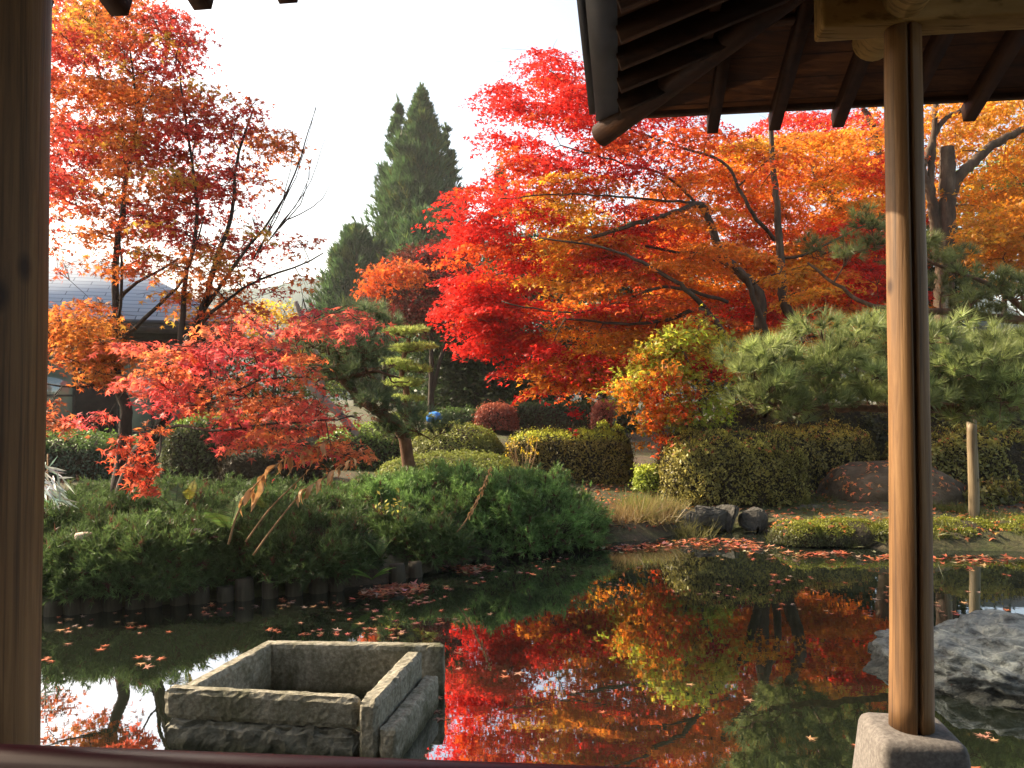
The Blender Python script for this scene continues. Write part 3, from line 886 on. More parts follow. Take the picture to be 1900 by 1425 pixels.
trunks = [
    (pxs([(1425, 830, 15.7), (1418, 760, 15.6), (1411, 690), (1411, 600), (1408, 545), (1368, 500), (1335, 465), (1312, 400, 15.3), (1298, 378, 15.1), (1250, 395, 14.5), (1180, 415, 14.1), (1100, 440, 13.9)], ty), 0.1702, 0.0333),
    (pxs([(1425, 830, 15.7), (1450, 740, 15.9), (1480, 650), (1478, 610), (1455, 560), (1450, 500), (1444, 400), (1434, 320), (1430, 215)], 15.4), 0.1554, 0.0444),
    (pxs([(1425, 830, 15.7), (1440, 690), (1428, 630), (1400, 560), (1388, 520), (1350, 490), (1270, 470, 15.5), (1190, 455, 15.3)], 14.5), 0.0814, 0.0222),
    (pxs([(1418, 770, 15.3), (1380, 664), (1352, 630), (1322, 590), (1290, 575), (1230, 596, 14.3), (1150, 600, 14.0), (1050, 590, 13.8)], 14.0), 0.0888, 0.0185),
    (pxs([(1330, 600, 14.7), (1278, 541), (1240, 514), (1172, 478), (1122, 460), (1000, 440)], 13.6), 0.0555, 0.0148),
    (pxs([(1350, 560, 14.9), (1240, 531), (1156, 558), (1055, 581), (930, 560, 13.9)], 13.8), 0.0370, 0.0111),
    (pxs([(1437, 445, 16.0), (1400, 400), (1373, 354), (1340, 300), (1250, 270), (1150, 230), (1080, 190)], 15.2), 0.0444, 0.0148),
    (pxs([(1312, 400, 15.3), (1240, 330), (1150, 300), (1040, 270)], 14.6), 0.0333, 0.0111),
    (pxs([(1298, 378, 15.1), (1200, 370), (1050, 360), (920, 370)], 14.2), 0.0296, 0.0111),
    (pxs([(1445, 480, 16.1), (1500, 470), (1580, 430), (1640, 400)], 15.8), 0.0370, 0.0148),
]
grow(trunks, pads, 1.3, twigs=3).build('trunk', M['bark'], tr, smooth=True)
mb = MB(); pad_cloud(mb, pads, 560, .076, MAPLE3, .45)
mb.build('crown', M['maple_leaf'], tr, tint=True)

# ------------------------------------------------------------------ left maple
YL = 9.6
poly_L1 = [(60, -40), (200, -20), (300, -10), (335, 20), (352, 60), (372, 100), (335, 130), (388, 150), (398, 182), (470, 190), (498, 182), (502, 198), (480, 218),
           (560, 232), (566, 282), (545, 300), (525, 330), (480, 350), (515, 370), (500, 410), (560, 430), (600, 470), (540, 480), (560, 510), (585, 535), (560, 560),
           (500, 560), (420, 600), (330, 560), (260, 520), (250, 440), (160, 440), (60, 420)]
def left_col(px, py):
    n1 = mnoise.noise(Vector((px * .011, py * .016, 1.3))); n2 = mnoise.noise(Vector((px * .03, py * .03, 4.4)))
    if n2 > .36: return (.60, .33, .05)
    if n1 > .12: return (.52, .060, .042)
    if n1 > -.16: return (.56, .105, .040)
    return (.58, .17, .04)
def pads_L(poly, n, y0, y1, rmin, rmax, colf, droop=.25, h=.04):
    return pads_from_poly(poly, n, lambda x, y: rng.uniform(y0, y1), lambda x, y: rng.uniform(rmin, rmax), h, colf, droop)
padsL = pads_L(poly_L1, 300, 8.6, 11.2, .16, .42, left_col)
padsL = [p_ for p_ in padsL if not (p_[0][0] / p_[0][1] > -.36 and rng.uniform() < .45)]
padsL += pads_L([(60, -40), (300, -10), (340, 60), (320, 140), (380, 190), (400, 330), (330, 440), (230, 420), (60, 330)], 150, 8.8, 11.6, .18, .42, left_col)
padsL += pads_L([(83, 400), (420, 420), (560, 545), (400, 600), (240, 520), (83, 520)], 46, 8.8, 10.8, .12, .28, left_col)
poly_L2 = [(83, 575), (180, 560), (235, 640), (225, 720), (160, 700), (110, 650), (83, 640)]
padsL += pads_L(poly_L2, 70, 8.6, 10.2, .16, .36, lambda x, y: (.52, .19, .04) if rng.uniform() < .65 else (.52, .12, .035))
padsL += pads_L([(83, 720), (110, 740), (140, 800), (83, 790)], 8, 8.6, 9.4, .12, .2, lambda x, y: (.5, .13, .05))
poly_L3 = [(230, 640), (330, 632), (420, 590), (520, 560), (600, 575), (668, 575), (690, 600), (610, 620), (540, 640), (585, 690), (605, 735), (690, 770), (680, 792), (640, 800), (682, 830),
           (640, 872), (600, 850), (560, 828), (480, 830), (420, 810), (380, 775), (300, 750), (235, 720)]
PINK = (.58, .060, .045)
def pink_col(px, py):
    n1 = mnoise.noise(Vector((px * .013, py * .013, 6.3)))
    return (.66, .095, .095) if n1 > .1 else ((.68, .13, .085) if n1 > -.2 else (.68, .20, .07))
padsL += pads_L(poly_L3, 165, 6.9, 8.8, .12, .30, pink_col, .3, .03)
padsL += pads_L([(190, 830), (240, 800), (280, 815), (292, 870), (275, 915), (240, 890)], 30, 6.7, 7.2, .07, .14, lambda x, y: (.70, .13, .06), .35, .03)
padsL += pads_L([(120, 780), (180, 768), (300, 775), (300, 800), (150, 795)], 9, 7.0, 7.6, .08, .15, pink_col, .2, .02)
tl = thing('maple_tree', 'twin trunked maple with orange and pinkish red leaves beside the left post', 'tree', W(222, 915, YL) * np.array([1, 1, 0]) + np.array([0, 0, .55]))
trL = [
    (pxs([(222, 945, 9.6), (220, 905, 9.6), (228, 860, 9.6), (233, 790), (235, 755), (217, 705), (214, 640), (219, 600), (215, 550), (216, 450), (228, 400), (231, 335), (243, 285), (255, 200), (240, 90)], YL), 0.1044, 0.0112),
    (pxs([(222, 940, 9.5), (250, 850, 9.4), (293, 800), (314, 735), (330, 670), (357, 618), (377, 575), (390, 520), (404, 470), (430, 400), (440, 300), (470, 200)], 9.3), 0.0936, 0.0105),
    (pxs([(330, 670, 9.3), (337, 618), (345, 517), (357, 467), (365, 380), (350, 250), (330, 130)], 9.2), 0.0432, 0.0098),
    (pxs([(360, 615, 9.3), (400, 575), (465, 524), (540, 500), (600, 470)], 9.0), 0.0252, 0.0070),
    (pxs([(377, 575, 9.3), (430, 500), (460, 460), (505, 404), (552, 310), (570, 250), (588, 200)], 9.3), 0.0252, 0.0042),
    (pxs([(216, 560, 9.6), (245, 530), (300, 500), (330, 480)], 9.5), 0.0288, 0.0084),
    (pxs([(217, 640, 9.5), (260, 600), (310, 550), (350, 500), (380, 400)], 9.2), 0.0324, 0.0084),
    (pxs([(293, 800, 9.2), (300, 775, 8.6), (330, 745, 8.0), (370, 752, 7.8), (434, 726, 7.6), (488, 706, 7.4), (560, 700, 7.3)], 8), 0.0252, 0.0056),
    (pxs([(293, 810, 9.2), (303, 800, 8.5), (337, 790, 8), (404, 800, 7.6), (505, 787, 7.3), (600, 780, 7.2), (660, 775, 7.2)], 8), 0.0230, 0.0056),
    (pxs([(217, 706, 9.5), (180, 712, 9.2), (135, 719, 9), (84, 711, 8.9)], 9), 0.0216, 0.0084),
    (pxs([(214, 640, 9.5), (226, 520, 9.2), (222, 430, 9.1), (232, 330, 9)], 9.3), 0.0216, 0.0084),
    (pxs([(300, 800, 8.6), (290, 850, 8.0), (255, 850, 7.4), (235, 840, 7.1)], 8), 0.0144, 0.0042),
]
for k in range(6):
    a_ = W(470 + 12 * k, 480 - 14 * k, 9.3); e_ = W(570 + rng.uniform(-40, 45), 190 + 30 * k, 9.3 + rng.normal(0, .3)); m_ = (a_ + e_) / 2 + np.array([.12, 0, 0])
    trL.append((np.array([a_, m_, e_]), .009, .003))
grow(trL, padsL, .85, twigs=4).build('trunk', M['bark_dark'], tl, smooth=True)
mb = MB(); pad_cloud(mb, padsL, 700, .058, MAPLE, .55)
mb.build('crown', M['maple_leaf'], tl, tint=True)

# ------------------------------------------------------------------ generic broadleaf / maple trees from silhouettes
def silhouette_tree(name, label, cat, poly, n, Y, dY, rr, colf, leafsize, T, per, trunks, mat, barkm, base_px, group=None, h=.1, tilt=.8, twigs=2, scale=1.3, droop=.25, back=0.0):
    pds = pads_from_poly(poly, n, lambda x, y: Y + back + rng.uniform(-dY, dY), lambda x, y: rng.uniform(*rr), h, colf, droop)
    b = W(base_px[0], 800, Y); b[2] = ghp(b[0], b[1])
    t_ = thing(name, label, cat, b, group)
    trs = []
    for pts, r0, r1 in trunks:
        trs.append((np.concatenate([[b - np.array([0, 0, .2])], pxs(pts, Y)]), r0, r1))
    grow(trs, pds, scale, twigs).build('trunk', barkm, t_, smooth=True)
    m_ = MB(); pad_cloud(m_, pds, per, leafsize, T, tilt)
    m_.build('crown', mat, t_, tint=True)
    return t_

def mix_col(*cs):
    cs = [np.array(c_) for c_ in cs]
    def f(px, py):
        n1 = mnoise.noise(Vector((px * .012, py * .018, cs[0][0] * 31))) * .5 + .5 + rng.normal(0, .12)
        k = min(len(cs) - 1, max(0, int(n1 * len(cs)))); return cs[k]
    return f

# yellow-green maple under the red one, with orange lower sprays
silhouette_tree('maple_tree', 'small yellow green maple glowing under the red maple', 'tree',
    [(1150, 700), (1180, 650), (1240, 600), (1300, 590), (1350, 620), (1360, 720), (1340, 790), (1290, 800), (1240, 790), (1190, 770), (1150, 740)], 110, 13.4, .7, (.2, .42),
    mix_col((.52, .50, .05), (.60, .52, .06), (.44, .48, .05), (.64, .42, .04)), .07, MAPLE3, 520,
    [([(1300, 760), (1290, 700), (1260, 640)], .05, .015), ([(1300, 770), (1320, 700), (1330, 640)], .04, .012), ([(1290, 780), (1230, 730), (1190, 700)], .03, .01)], M['maple_leaf'], M['bark'], (1300,), h=.08)
silhouette_tree('maple_tree', 'slender orange maple drooping over the end of the clipped hedge', 'tree',
    [(1145, 710), (1190, 655), (1275, 675), (1300, 745), (1255, 785), (1240, 840), (1180, 850), (1205, 795), (1160, 755)], 84, 12.9, .55, (.11, .27),
    mix_col(ORG, (.62, .22, .02), ORED, (.6, .28, .03)), .068, MAPLE3, 620,
    [([(1285, 830), (1270, 770), (1240, 730), (1210, 720)], .035, .01)], M['maple_leaf'], M['bark'], (1290,), h=.05, scale=.9)
# orange maples behind, right
silhouette_tree('maple_tree', 'tall orange maple rising behind the right side of the red maple', 'tree',
    [(1320, 260), (1420, 215), (1650, 200), (1700, 230), (1700, 560), (1600, 600), (1500, 560), (1430, 480), (1380, 400)], 190, 21.0, 1.6, (.45, 1.0),
    mix_col((.66, .20, .02), (.66, .28, .03), ORED, RED, (.64, .14, .02)), .095, MAPLE3, 260,
    [([(1640, 700), (1620, 480), (1602, 418), (1555, 380), (1524, 345), (1507, 302), (1486, 285)], .22, .05), ([(1640, 700), (1660, 420), (1620, 240), (1600, 200)], .2, .06), ([(1620, 470), (1560, 460), (1500, 450)], .07, .03)],
    M['maple_leaf'], M['bark'], (1640,), h=.09, scale=1.6, back=1.7)
silhouette_tree('maple_tree', 'golden yellow maple with stout pale trunks right of the post', 'tree',
    [(1690, 190), (1760, 170), (1960, 170), (1990, 460), (1900, 500), (1800, 470), (1760, 400), (1700, 380)], 150, 19.0, 1.6, (.4, .85),
    mix_col((.68, .32, .03), (.66, .26, .02), (.68, .38, .04), (.62, .20, .02)), .09, MAPLE3, 300,
    [([(1752, 600), (1755, 430), (1758, 330), (1757, 275)], .26, .17), ([(1752, 600), (1752, 440), (1770, 345), (1810, 298), (1850, 265), (1905, 238), (1960, 225)], .24, .06),
     ([(1752, 600), (1735, 400), (1712, 320), (1720, 290), (1745, 230), (1800, 195)], .16, .05), ([(1752, 600), (1728, 380), (1732, 260), (1738, 180)], .13, .06)],
    M['maple_leaf'], M['bark'], (1752,), h=.08, scale=1.5, back=1.7)
silhouette_tree('maple_tree', 'amber maple boughs layered low at the right edge', 'tree',
    [(1780, 420), (1900, 370), (1990, 370), (1990, 520), (1880, 530), (1800, 480)], 60, 17.0, .9, (.35, .7),
    mix_col((.60, .24, .02), (.64, .30, .03)), .085, MAPLE3, 330,
    [([(1930, 640), (1900, 560), (1860, 480)], .06, .02), ([(1930, 640), (1940, 540), (1950, 440)], .06, .02)], M['maple_leaf'], M['bark'], (1940,), h=.05)
silhouette_tree('broadleaf_tree', 'olive green broadleaf tree behind the golden maple', 'tree',
    [(1790, 290), (1960, 260), (1990, 480), (1850, 470), (1780, 420)], 90, 26, 1.6, (.5, 1.0), mix_col((.16, .17, .02), (.11, .14, .02), (.24, .22, .02)), .12, OVAL, 150,
    [([(1860, 700), (1870, 400)], .2, .06)], M['leaf'], M['bark_dark'], (1870,), h=.3)

silhouette_tree('maple_tree', 'yellow maple glowing between the left maple and the twisted pine', 'tree',
    [(430, 600), (480, 560), (545, 565), (590, 600), (580, 650), (500, 660), (440, 640)], 60, 21.5, .9, (.25, .5), mix_col((.62, .42, .05), (.60, .34, .04), (.46, .42, .06)), .085, MAPLE3, 260,
    [([(510, 740), (512, 650), (515, 600)], .08, .025)], M['maple_leaf'], M['bark'], (510,), h=.08)
silhouette_tree('broadleaf_tree', 'light green leafy tree behind the leaning knotted trunk', 'tree',
    [(330, 690), (400, 640), (520, 630), (620, 660), (640, 760), (560, 790), (360, 790)], 120, 23.0, 1.2, (.3, .65), mix_col((.16, .22, .05), (.24, .28, .06), (.10, .15, .04), (.34, .34, .07)), .08, OVAL, 260,
    [([(470, 760), (475, 700), (480, 650)], .12, .04)], M['leaf'], M['bark_dark'], (470,), h=.2)
# purple-leaved maple and dark evergreens in the shade behind
silhouette_tree('maple_tree', 'dusky purple red maple in shade before the tall cedar', 'tree',
    [(690, 545), (720, 500), (760, 455), (830, 440), (870, 480), (890, 560), (870, 600), (800, 610), (730, 590)], 120, 27, 1.8, (.45, .95),
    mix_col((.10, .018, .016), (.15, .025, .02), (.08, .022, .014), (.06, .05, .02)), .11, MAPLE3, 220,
    [([(800, 740), (800, 640), (790, 520)], .16, .04), ([(800, 740), (830, 620), (850, 540)], .12, .03)], M['maple_leaf'], M['bark_dark'], (800,), h=.12)
silhouette_tree('maple_tree', 'small orange tipped maple between the cedar and the pines', 'tree',
    [(660, 520), (690, 490), (740, 480), (775, 495), (780, 520), (720, 535), (680, 545)], 36, 24, .9, (.3, .6),
    mix_col((.60, .15, .03), (.58, .10, .02), (.4, .12, .03)), .095, MAPLE3, 260,
    [([(715, 740), (712, 640), (715, 530)], .1, .03)], M['maple_leaf'], M['bark_dark'], (715,), h=.08)
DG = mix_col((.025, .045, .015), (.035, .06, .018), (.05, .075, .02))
evs = [
    ('dark evergreen tree left of the globe shrub in deep shade', [(770, 600), (840, 580), (900, 600), (920, 690), (900, 760), (800, 770), (770, 700)], 30, 1.6, [([(850, 745), (845, 650)], .2, .08)], 850, 90),
    ('dark leafy evergreen below the red canopy tip', [(850, 560), (930, 600), (1000, 640), (1010, 740), (930, 760), (860, 740)], 29, 1.6, [([(880, 740), (890, 680), (930, 640)], .22, .08)], 880, 80),
    ('dim evergreen with visible trunks behind the long hedge', [(990, 560), (1150, 540), (1200, 640), (1180, 720), (1120, 715), (1000, 715)], 27, 1.6, [([(1050, 760), (1045, 690), (1030, 620)], .26, .1), ([(1080, 760), (1100, 690), (1120, 600)], .18, .08)], 1060, 90),
    ('tall shadowed evergreen filling the gap behind the red maple', [(900, 450), (1050, 415), (1250, 420), (1310, 500), (1270, 640), (1000, 620), (900, 560)], 32, 2.0, [([(1120, 760), (1110, 600), (1100, 420)], .32, .1)], 1120, 260),
    ('dark evergreen behind the right hand pines', [(1560, 420), (1700, 400), (1800, 440), (1800, 640), (1650, 700), (1540, 640)], 24, 1.5, [([(1660, 740), (1660, 520)], .2, .08)], 1660, 110),
    ('brownish green evergreen behind the trunks of the red maple', [(1300, 520), (1420, 500), (1560, 520), (1560, 700), (1420, 740), (1300, 720)], 24, 1.5, [([(1500, 760), (1500, 600)], .16, .06)], 1500, 100),
]
for lab, poly, Y, dY, trs, bx, n in evs:
    silhouette_tree('evergreen_tree', lab, 'tree', poly, n, Y, dY, (.6, 1.25), DG, .13, OVAL, 130, trs, M['leaf'], M['bark_dark'], (bx,), group='dark evergreens behind the garden', h=.35, twigs=1)

# ------------------------------------------------------------------ tall conifers
def conifer(label, px, ytop, Y, wpx, ybase=740, n=2600, seed=0, group='tall cedars behind the garden', pow_=.75, low=.06):
    top = W(px, ytop, Y); zb = ghp(top[0], top[1]); H = top[2] - zb; Rm = wpx / 2 / F_PX * Y
    t_ = thing('cedar_tree', label, 'tree', (top[0], top[1], zb), group)
    m_ = MB(); z = np.linspace(zb - .2, top[2], 12)
    tube(m_, np.stack([top[0] + .1 * np.sin(z), np.full(12, top[1]), z], 1), np.linspace(H * .022, .02, 12), 8)
    nb = n // 14; tb = rng.uniform(low, .99, nb) ; ab = rng.uniform(0, 2 * math.pi, nb); out = MB()
    Rb = Rm * ((1 - tb) ** pow_) * rng.uniform(.58, 1.15, nb) + .05
    for q_ in range(nb):
        m_n = 14 + int(10 * (1 - tb[q_])); s_ = rng.uniform(.35, 1.0, m_n)[:, None]; sg = .05 + .18 * Rb[q_]
        d1 = np.array([math.cos(ab[q_]), math.sin(ab[q_]), 0])
        Q = np.array([top[0], top[1], zb + tb[q_] * H]) + d1 * Rb[q_] * s_ + np.array([0, 0, 1.0]) * (.38 * Rb[q_] * s_ ** 2) + rng.normal(0, sg * .6, (m_n, 3))
        cc = np.array([.058, .112, .034]) * rng.uniform(.6, 1.45) * rng.uniform(.8, 1.2, (m_n, 1)) + np.array([.05, .03, 0]) * (rng.uniform() < .2)
        blades(out, Q, d1 * .5 + np.array([0, 0, 1.0]) + .25 * rng.standard_normal((m_n, 3)), 10, (4, 42), .62 * (.4 + .6 * min(1, Rb[q_] / 1.6)), .10, .3, cc, .4)
    Q = np.array([top[0], top[1], top[2] - .7]) + rng.normal(0, 1, (26, 3)) * np.array([.05, .05, .5])
    blades(out, Q, np.array([0, 0, 1.0]) + .15 * rng.standard_normal((26, 3)), 8, (4, 22), .45, .08, .3, np.array([.09, .14, .04]), .4)
    # branches
    for k in range(60):
        tt = rng.uniform(.05, .95); a = rng.uniform(0, 6.28); r_ = Rm * (1 - tt) ** pow_ * .8
        s_ = np.array([top[0], top[1], zb + tt * H]); tube(m_, np.array([s_, s_ + np.array([math.cos(a) * r_, math.sin(a) * r_, -r_ * .1])]), [.05, .01], 4, caps=False)
    m_.build('trunk', M['bark_dark'], t_, smooth=True)
    out.build('crown', M['needle'], t_, tint=True)
conifer('tallest pointed green cedar against the white sky', 782, 168, 57, 370, n=9500, seed=1, pow_=1.0)
conifer('slimmer cedar spire just left of the tallest one', 738, 196, 59, 190, n=3600, seed=2, pow_=.95)
conifer('cedar leader peeking out right of the tallest cedar', 828, 240, 59, 150, n=3000, seed=5, pow_=.9)
conifer('broad lower cedar at the left foot of the tall spires', 662, 425, 54, 215, n=4400, seed=3, pow_=.62)
conifer('rounded dark cedar filling in below the spires on the right', 790, 400, 50, 230, n=4400, seed=4, pow_=.55)
conifer('distant cedar top just above the red maple crown', 930, 312, 66, 110, n=2000, seed=6)

# ------------------------------------------------------------------ pines
def pine(label, cat, trunks, pads, base, per=34, K=34, nl=.17, nw=.0075, colr=(.10, .15, .045), barkm='bark_pine', scale=1.5, twigs=6, group=None, name='pine_tree'):
    t_ = thing(name, label, cat, base, group)
    grow(trunks, [(p_[0] - np.array([0, 0, .05]), p_[1], .05, None, 0) for p_ in pads], scale, twigs, lift=.02).build('trunk', M[barkm], t_, smooth=True)
    m_ = MB()
    for pd in pads:
        c, r, h = pd[:3]; cc = np.array(pd[3] if len(pd) > 3 else colr)
        n = int(per * (r / .4) ** 2) + 4
        a = rng.uniform(0, 6.283, n); rr = r * np.sqrt(rng.uniform(0, 1, n))
        P = np.stack([rr * np.cos(a), rr * np.sin(a), h * np.sqrt(np.maximum(0, 1 - (rr / r) ** 2)) * rng.uniform(-.6, 1, n)], 1) + c
        A = np.stack([np.cos(a) * rr / r * .7, np.sin(a) * rr / r * .7, np.full(n, .65)], 1) + .38 * rng.standard_normal((n, 3))
        blades(m_, P, A, K, (8, 62), nl, nw, .05, cc * rng.uniform(.55, 1.5, (n, 1)), .2)
    m_.build('needles', M['needle'], t_, tint=True)
    return t_

def ppads(lst, Yj=.35):
    out = []
    for it in lst:
        px, py, Y, r, h = it[:5]
        for _ in range(it[5] if len(it) > 5 else 1):
            out.append((W(px + rng.normal(0, 12), py + rng.normal(0, 7), Y + rng.normal(0, Yj)), r, h))
    return out

# trained low pine over the right bank
PG = (.225, .265, .085)
lp = []
for px, py in sample_poly([(1345, 735), (1365, 690), (1420, 650), (1500, 620), (1560, 622), (1640, 610), (1740, 605), (1800, 640), (1960, 640), (1990, 770), (1880, 800), (1720, 775), (1560, 780), (1450, 785), (1370, 765)], 125):
    lp.append((W(px, py - 12, 9.5 + rng.uniform(-.7, .7)), rng.uniform(.16, .32), rng.uniform(.12, .24), np.array(PG) * rng.uniform(.6, 1.45)))
pb = W(2060, 900, 11.2); pb[2] = ghp(pb[0], pb[1])
pine('low trained pine spreading pale needles above the right hedge', 'pine', [
    (np.array([pb - [0, 0, .2], W(2040, 800, 11), W(1980, 760, 10.6), W(1850, 752, 10.0), W(1700, 760, 9.7), W(1560, 758, 9.5), W(1450, 752, 9.4), W(1390, 735, 9.4)]), .12, .02),
    (np.array([W(1850, 752, 10.0), W(1780, 715, 9.8), W(1700, 690, 9.6), W(1600, 680, 9.5)]), .05, .015),
    (np.array([W(1980, 760, 10.6), W(1900, 700, 10), W(1840, 670, 10)]), .05, .015)], lp, pb, per=34, K=40, nl=.17, nw=.0085, colr=PG)
up = []
for px, py in sample_poly([(1440, 470), (1520, 420), (1640, 400), (1720, 440), (1820, 450), (1850, 500), (1960, 520), (1990, 600), (1800, 600), (1740, 560), (1640, 500), (1560, 480)], 46):
    up.append((W(px, py, 12.6 + rng.uniform(-.8, .8)), rng.uniform(.14, .30), rng.uniform(.10, .2), np.array((.16, .18, .055)) * rng.uniform(.8, 1.2)))
pb2 = W(2000, 860, 13.0); pb2[2] = ghp(pb2[0], pb2[1])
pine('upper pine with sparse tufted boughs behind the right post', 'pine', [
    (np.array([pb2 - [0, 0, .2], W(1990, 700, 13), W(1940, 610, 12.8), W(1800, 585, 12.7), W(1700, 575, 12.6), W(1600, 560, 12.6), W(1500, 490, 12.6)]), .13, .02),
    (np.array([W(1940, 610, 12.8), W(1860, 540, 12.6), W(1760, 500, 12.5), W(1650, 450, 12.5)]), .06, .015)], up, pb2, per=26, K=34, nl=.18, nw=.009)
# twisted pruned pine left of centre
curl = []
for k in range(46):
    a_ = W(rng.uniform(590, 740), rng.uniform(620, 760), 11.0 + rng.normal(0, .2)); P_ = [a_]; d_ = unit(rng.standard_normal(3) * np.array([1, .5, .5]))
    for q_ in range(5):
        d_ = unit(d_ + .9 * rng.standard_normal(3) * np.array([1, .5, 1])); P_.append(P_[-1] + d_ * rng.uniform(.05, .12))
    curl.append((np.array(P_), .016, .006))
tp = ppads([(590, 640, 11.3, .30, .12, 3), (640, 605, 11.2, .32, .12, 4), (685, 605, 11.2, .32, .14, 4), (560, 670, 11.2, .24, .1, 2), (672, 660, 11.0, .34, .14, 5), (682, 692, 11, .24, .12, 3),
            (640, 655, 11.4, .3, .1, 3), (660, 700, 11.1, .25, .1, 2), (694, 735, 10.9, .24, .14, 3), (708, 765, 10.8, .2, .12, 3), (620, 620, 11.2, .3, .12, 3), (575, 650, 11, .26, .12, 3), (665, 670, 11, .28, .12, 3), (680, 740, 11, .22, .1, 3), (680, 580, 11.4, .25, .12, 3), (752, 772, 10.7, .22, .12, 3), (735, 800, 10.7, .22, .1, 3), (775, 800, 10.7, .18, .1, 2), (610, 690, 11.4, .22, .1, 2), (825, 795, 10.6, .22, .12, 3), (725, 800, 10.8, .2, .08, 2)], .3)
tp = [(a_, b_, c_, np.array((.10, .135, .06)) * rng.uniform(.8, 1.35)) for a_, b_, c_ in tp]
pb3 = W(770, 850, 11.2); pb3[2] = ghp(pb3[0], pb3[1])
pine('twisted dark garden pine with tangled branches left of centre', 'pine', [
    (np.array([pb3 - [0, 0, .2], W(745, 800, 11.2), W(700, 762, 11.1), W(665, 738, 11.1), W(640, 705, 11.1), W(622, 680, 11.1), W(635, 640, 11.2), W(650, 610, 11.3)]), .10, .03),
    (np.array([W(622, 682, 11.1), W(595, 690, 11.0), W(560, 680, 11.1)]), .045, .012),
    (np.array([W(640, 700, 11.1), W(690, 690, 10.9), W(740, 700, 10.8)]), .04, .012),
    (np.array([W(700, 762, 11.1), W(730, 740, 10.9), W(765, 755, 10.8)]), .035, .01),
    (np.array([W(690, 775, 11.0), W(718, 783, 10.8), W(760, 795, 10.7), W(800, 815, 10.6)]), .028, .008),
    (np.array([W(632, 650, 11.2), W(670, 630, 11.1), W(710, 625, 11.1)]), .04, .012)] + curl, tp, pb3, per=20, K=30, nl=.15, nw=.0075, scale=1.5, twigs=8, barkm='bark_pine')
# cloud pruned tree with flat light-rimmed pads
cp = []
YC = 16.0
for (px, py, wpx) in [(757, 616, 74), (760, 648, 84), (738, 676, 62), (770, 686, 54), (752, 712, 80), (745, 742, 76), (758, 772, 70)]:
    for k in range(5):
        cp.append((W(px + rng.uniform(-.32, .32) * wpx, py + rng.normal(0, 1.5), YC + rng.normal(0, .18)), wpx / 2 / F_PX * YC * .62, .075, np.array((.34, .40, .10)) * rng.uniform(.85, 1.2)))
pb4 = W(752, 800, YC); pb4[2] = ghp(pb4[0], pb4[1])
pine('cloud pruned conifer with stacked flat bright rimmed pads', 'tree', [(np.array([pb4 - [0, 0, .2], W(755, 740, YC), W(745, 690, YC), W(758, 630, YC)]), .09, .04)], cp, pb4, per=130, K=14, nl=.085, nw=.012, colr=(.12, .16, .04), name='cloud_tree')
# pale leaning knotted trunk seen through the pine
mb = MB(); tube(mb, spline(pxs([(470, 600), (520, 650), (580, 720), (640, 780), (690, 850)], 14.5), 14), np.linspace(.055, .085, 14), 12, wob=.03)
tube(mb, spline(pxs([(548, 560), (565, 600), (585, 650), (600, 730)], 14.8), 10), np.linspace(.045, .065, 10), 10, wob=.03)
b_ = W(690, 850, 14.5); o = mb.build('leaning_trunk', M['speckle'], None, smooth=True, base=b_)
tag(o, 'pale leaning trunk dotted with dark knots behind the twisted pine', 'tree')

# ------------------------------------------------------------------ clipped hedges and mounds
def superbox(n, hx, hy, H, pw, rot, c, flat_bottom=True):
    """points and normals on a rounded box surface (base centre c)"""
    area = np.array([4 * hx * hy, 2 * hx * H, 2 * hx * H, 2 * hy * H, 2 * hy * H]); f = rng.choice(5, n, p=area / area.sum())
    a = rng.uniform(-1, 1, n); b = rng.uniform(0, 1, n); e = rng.uniform(-1, 1, n)
    P = np.zeros((n, 3))
    P[f == 0] = np.stack([a, e, np.ones(n)], 1)[f == 0]
    P[f == 1] = np.stack([a, -np.ones(n), b], 1)[f == 1]; P[f == 2] = np.stack([a, np.ones(n), b], 1)[f == 2]
    P[f == 3] = np.stack([-np.ones(n), e, b], 1)[f == 3]; P[f == 4] = np.stack([np.ones(n), e, b], 1)[f == 4]
    s = (np.abs(P) ** pw).sum(1) ** (1 / pw); P = P / s[:, None]
    N = np.sign(P) * np.abs(P) ** (pw - 1) / np.array([hx, hy, H])
    P = P * np.array([hx, hy, H]); N = unit(N)
    cs, sn = math.cos(rot), math.sin(rot); Rm = np.array([[cs, -sn, 0], [sn, cs, 0], [0, 0, 1]])
    return P @ Rm.T + np.asarray(c), N @ Rm.T

def lump(P, amp, k=1.0, ph=0.0):
    x, y, z = P[:, 0] * k, P[:, 1] * k, P[:, 2] * k
    return amp * (np.sin(2.3 * x + 1.1 * y + ph) * np.sin(2.9 * y - 1.3 * z) + .6 * np.sin(5.1 * x - 2 * z + ph) * np.sin(4.3 * y + 3.7 * z) + .4 * np.sin(9 * x + 7 * z + 2 * ph))

def core(mb, hx, hy, H, pw, rot, c, k=.93, amp=0.02, ph=0):
    bm = bmesh.new(); bmesh.ops.create_cube(bm, size=2); bmesh.ops.subdivide_edges(bm, edges=bm.edges[:], cuts=9, use_grid_fill=True)
    P = np.array([v.co[:] for v in bm.verts]); Fs = [tuple(v.index for v in f.verts) for f in bm.faces]
    bm.free()
    P[:, 2] = (P[:, 2] + 1) / 2
    s = (np.abs(P) ** pw).sum(1) ** (1 / pw); s = np.maximum(s, 1e-6)
    mx_ = np.abs(P).max(1); P = P / s[:, None] * mx_[:, None]
    P = P * np.array([hx * k, hy * k, H * k])
    cs, sn = math.cos(rot), math.sin(rot); Rm = np.array([[cs, -sn, 0], [sn, cs, 0], [0, 0, 1]])
    P = P @ Rm.T + np.asarray(c); mb.add(P, Fs)

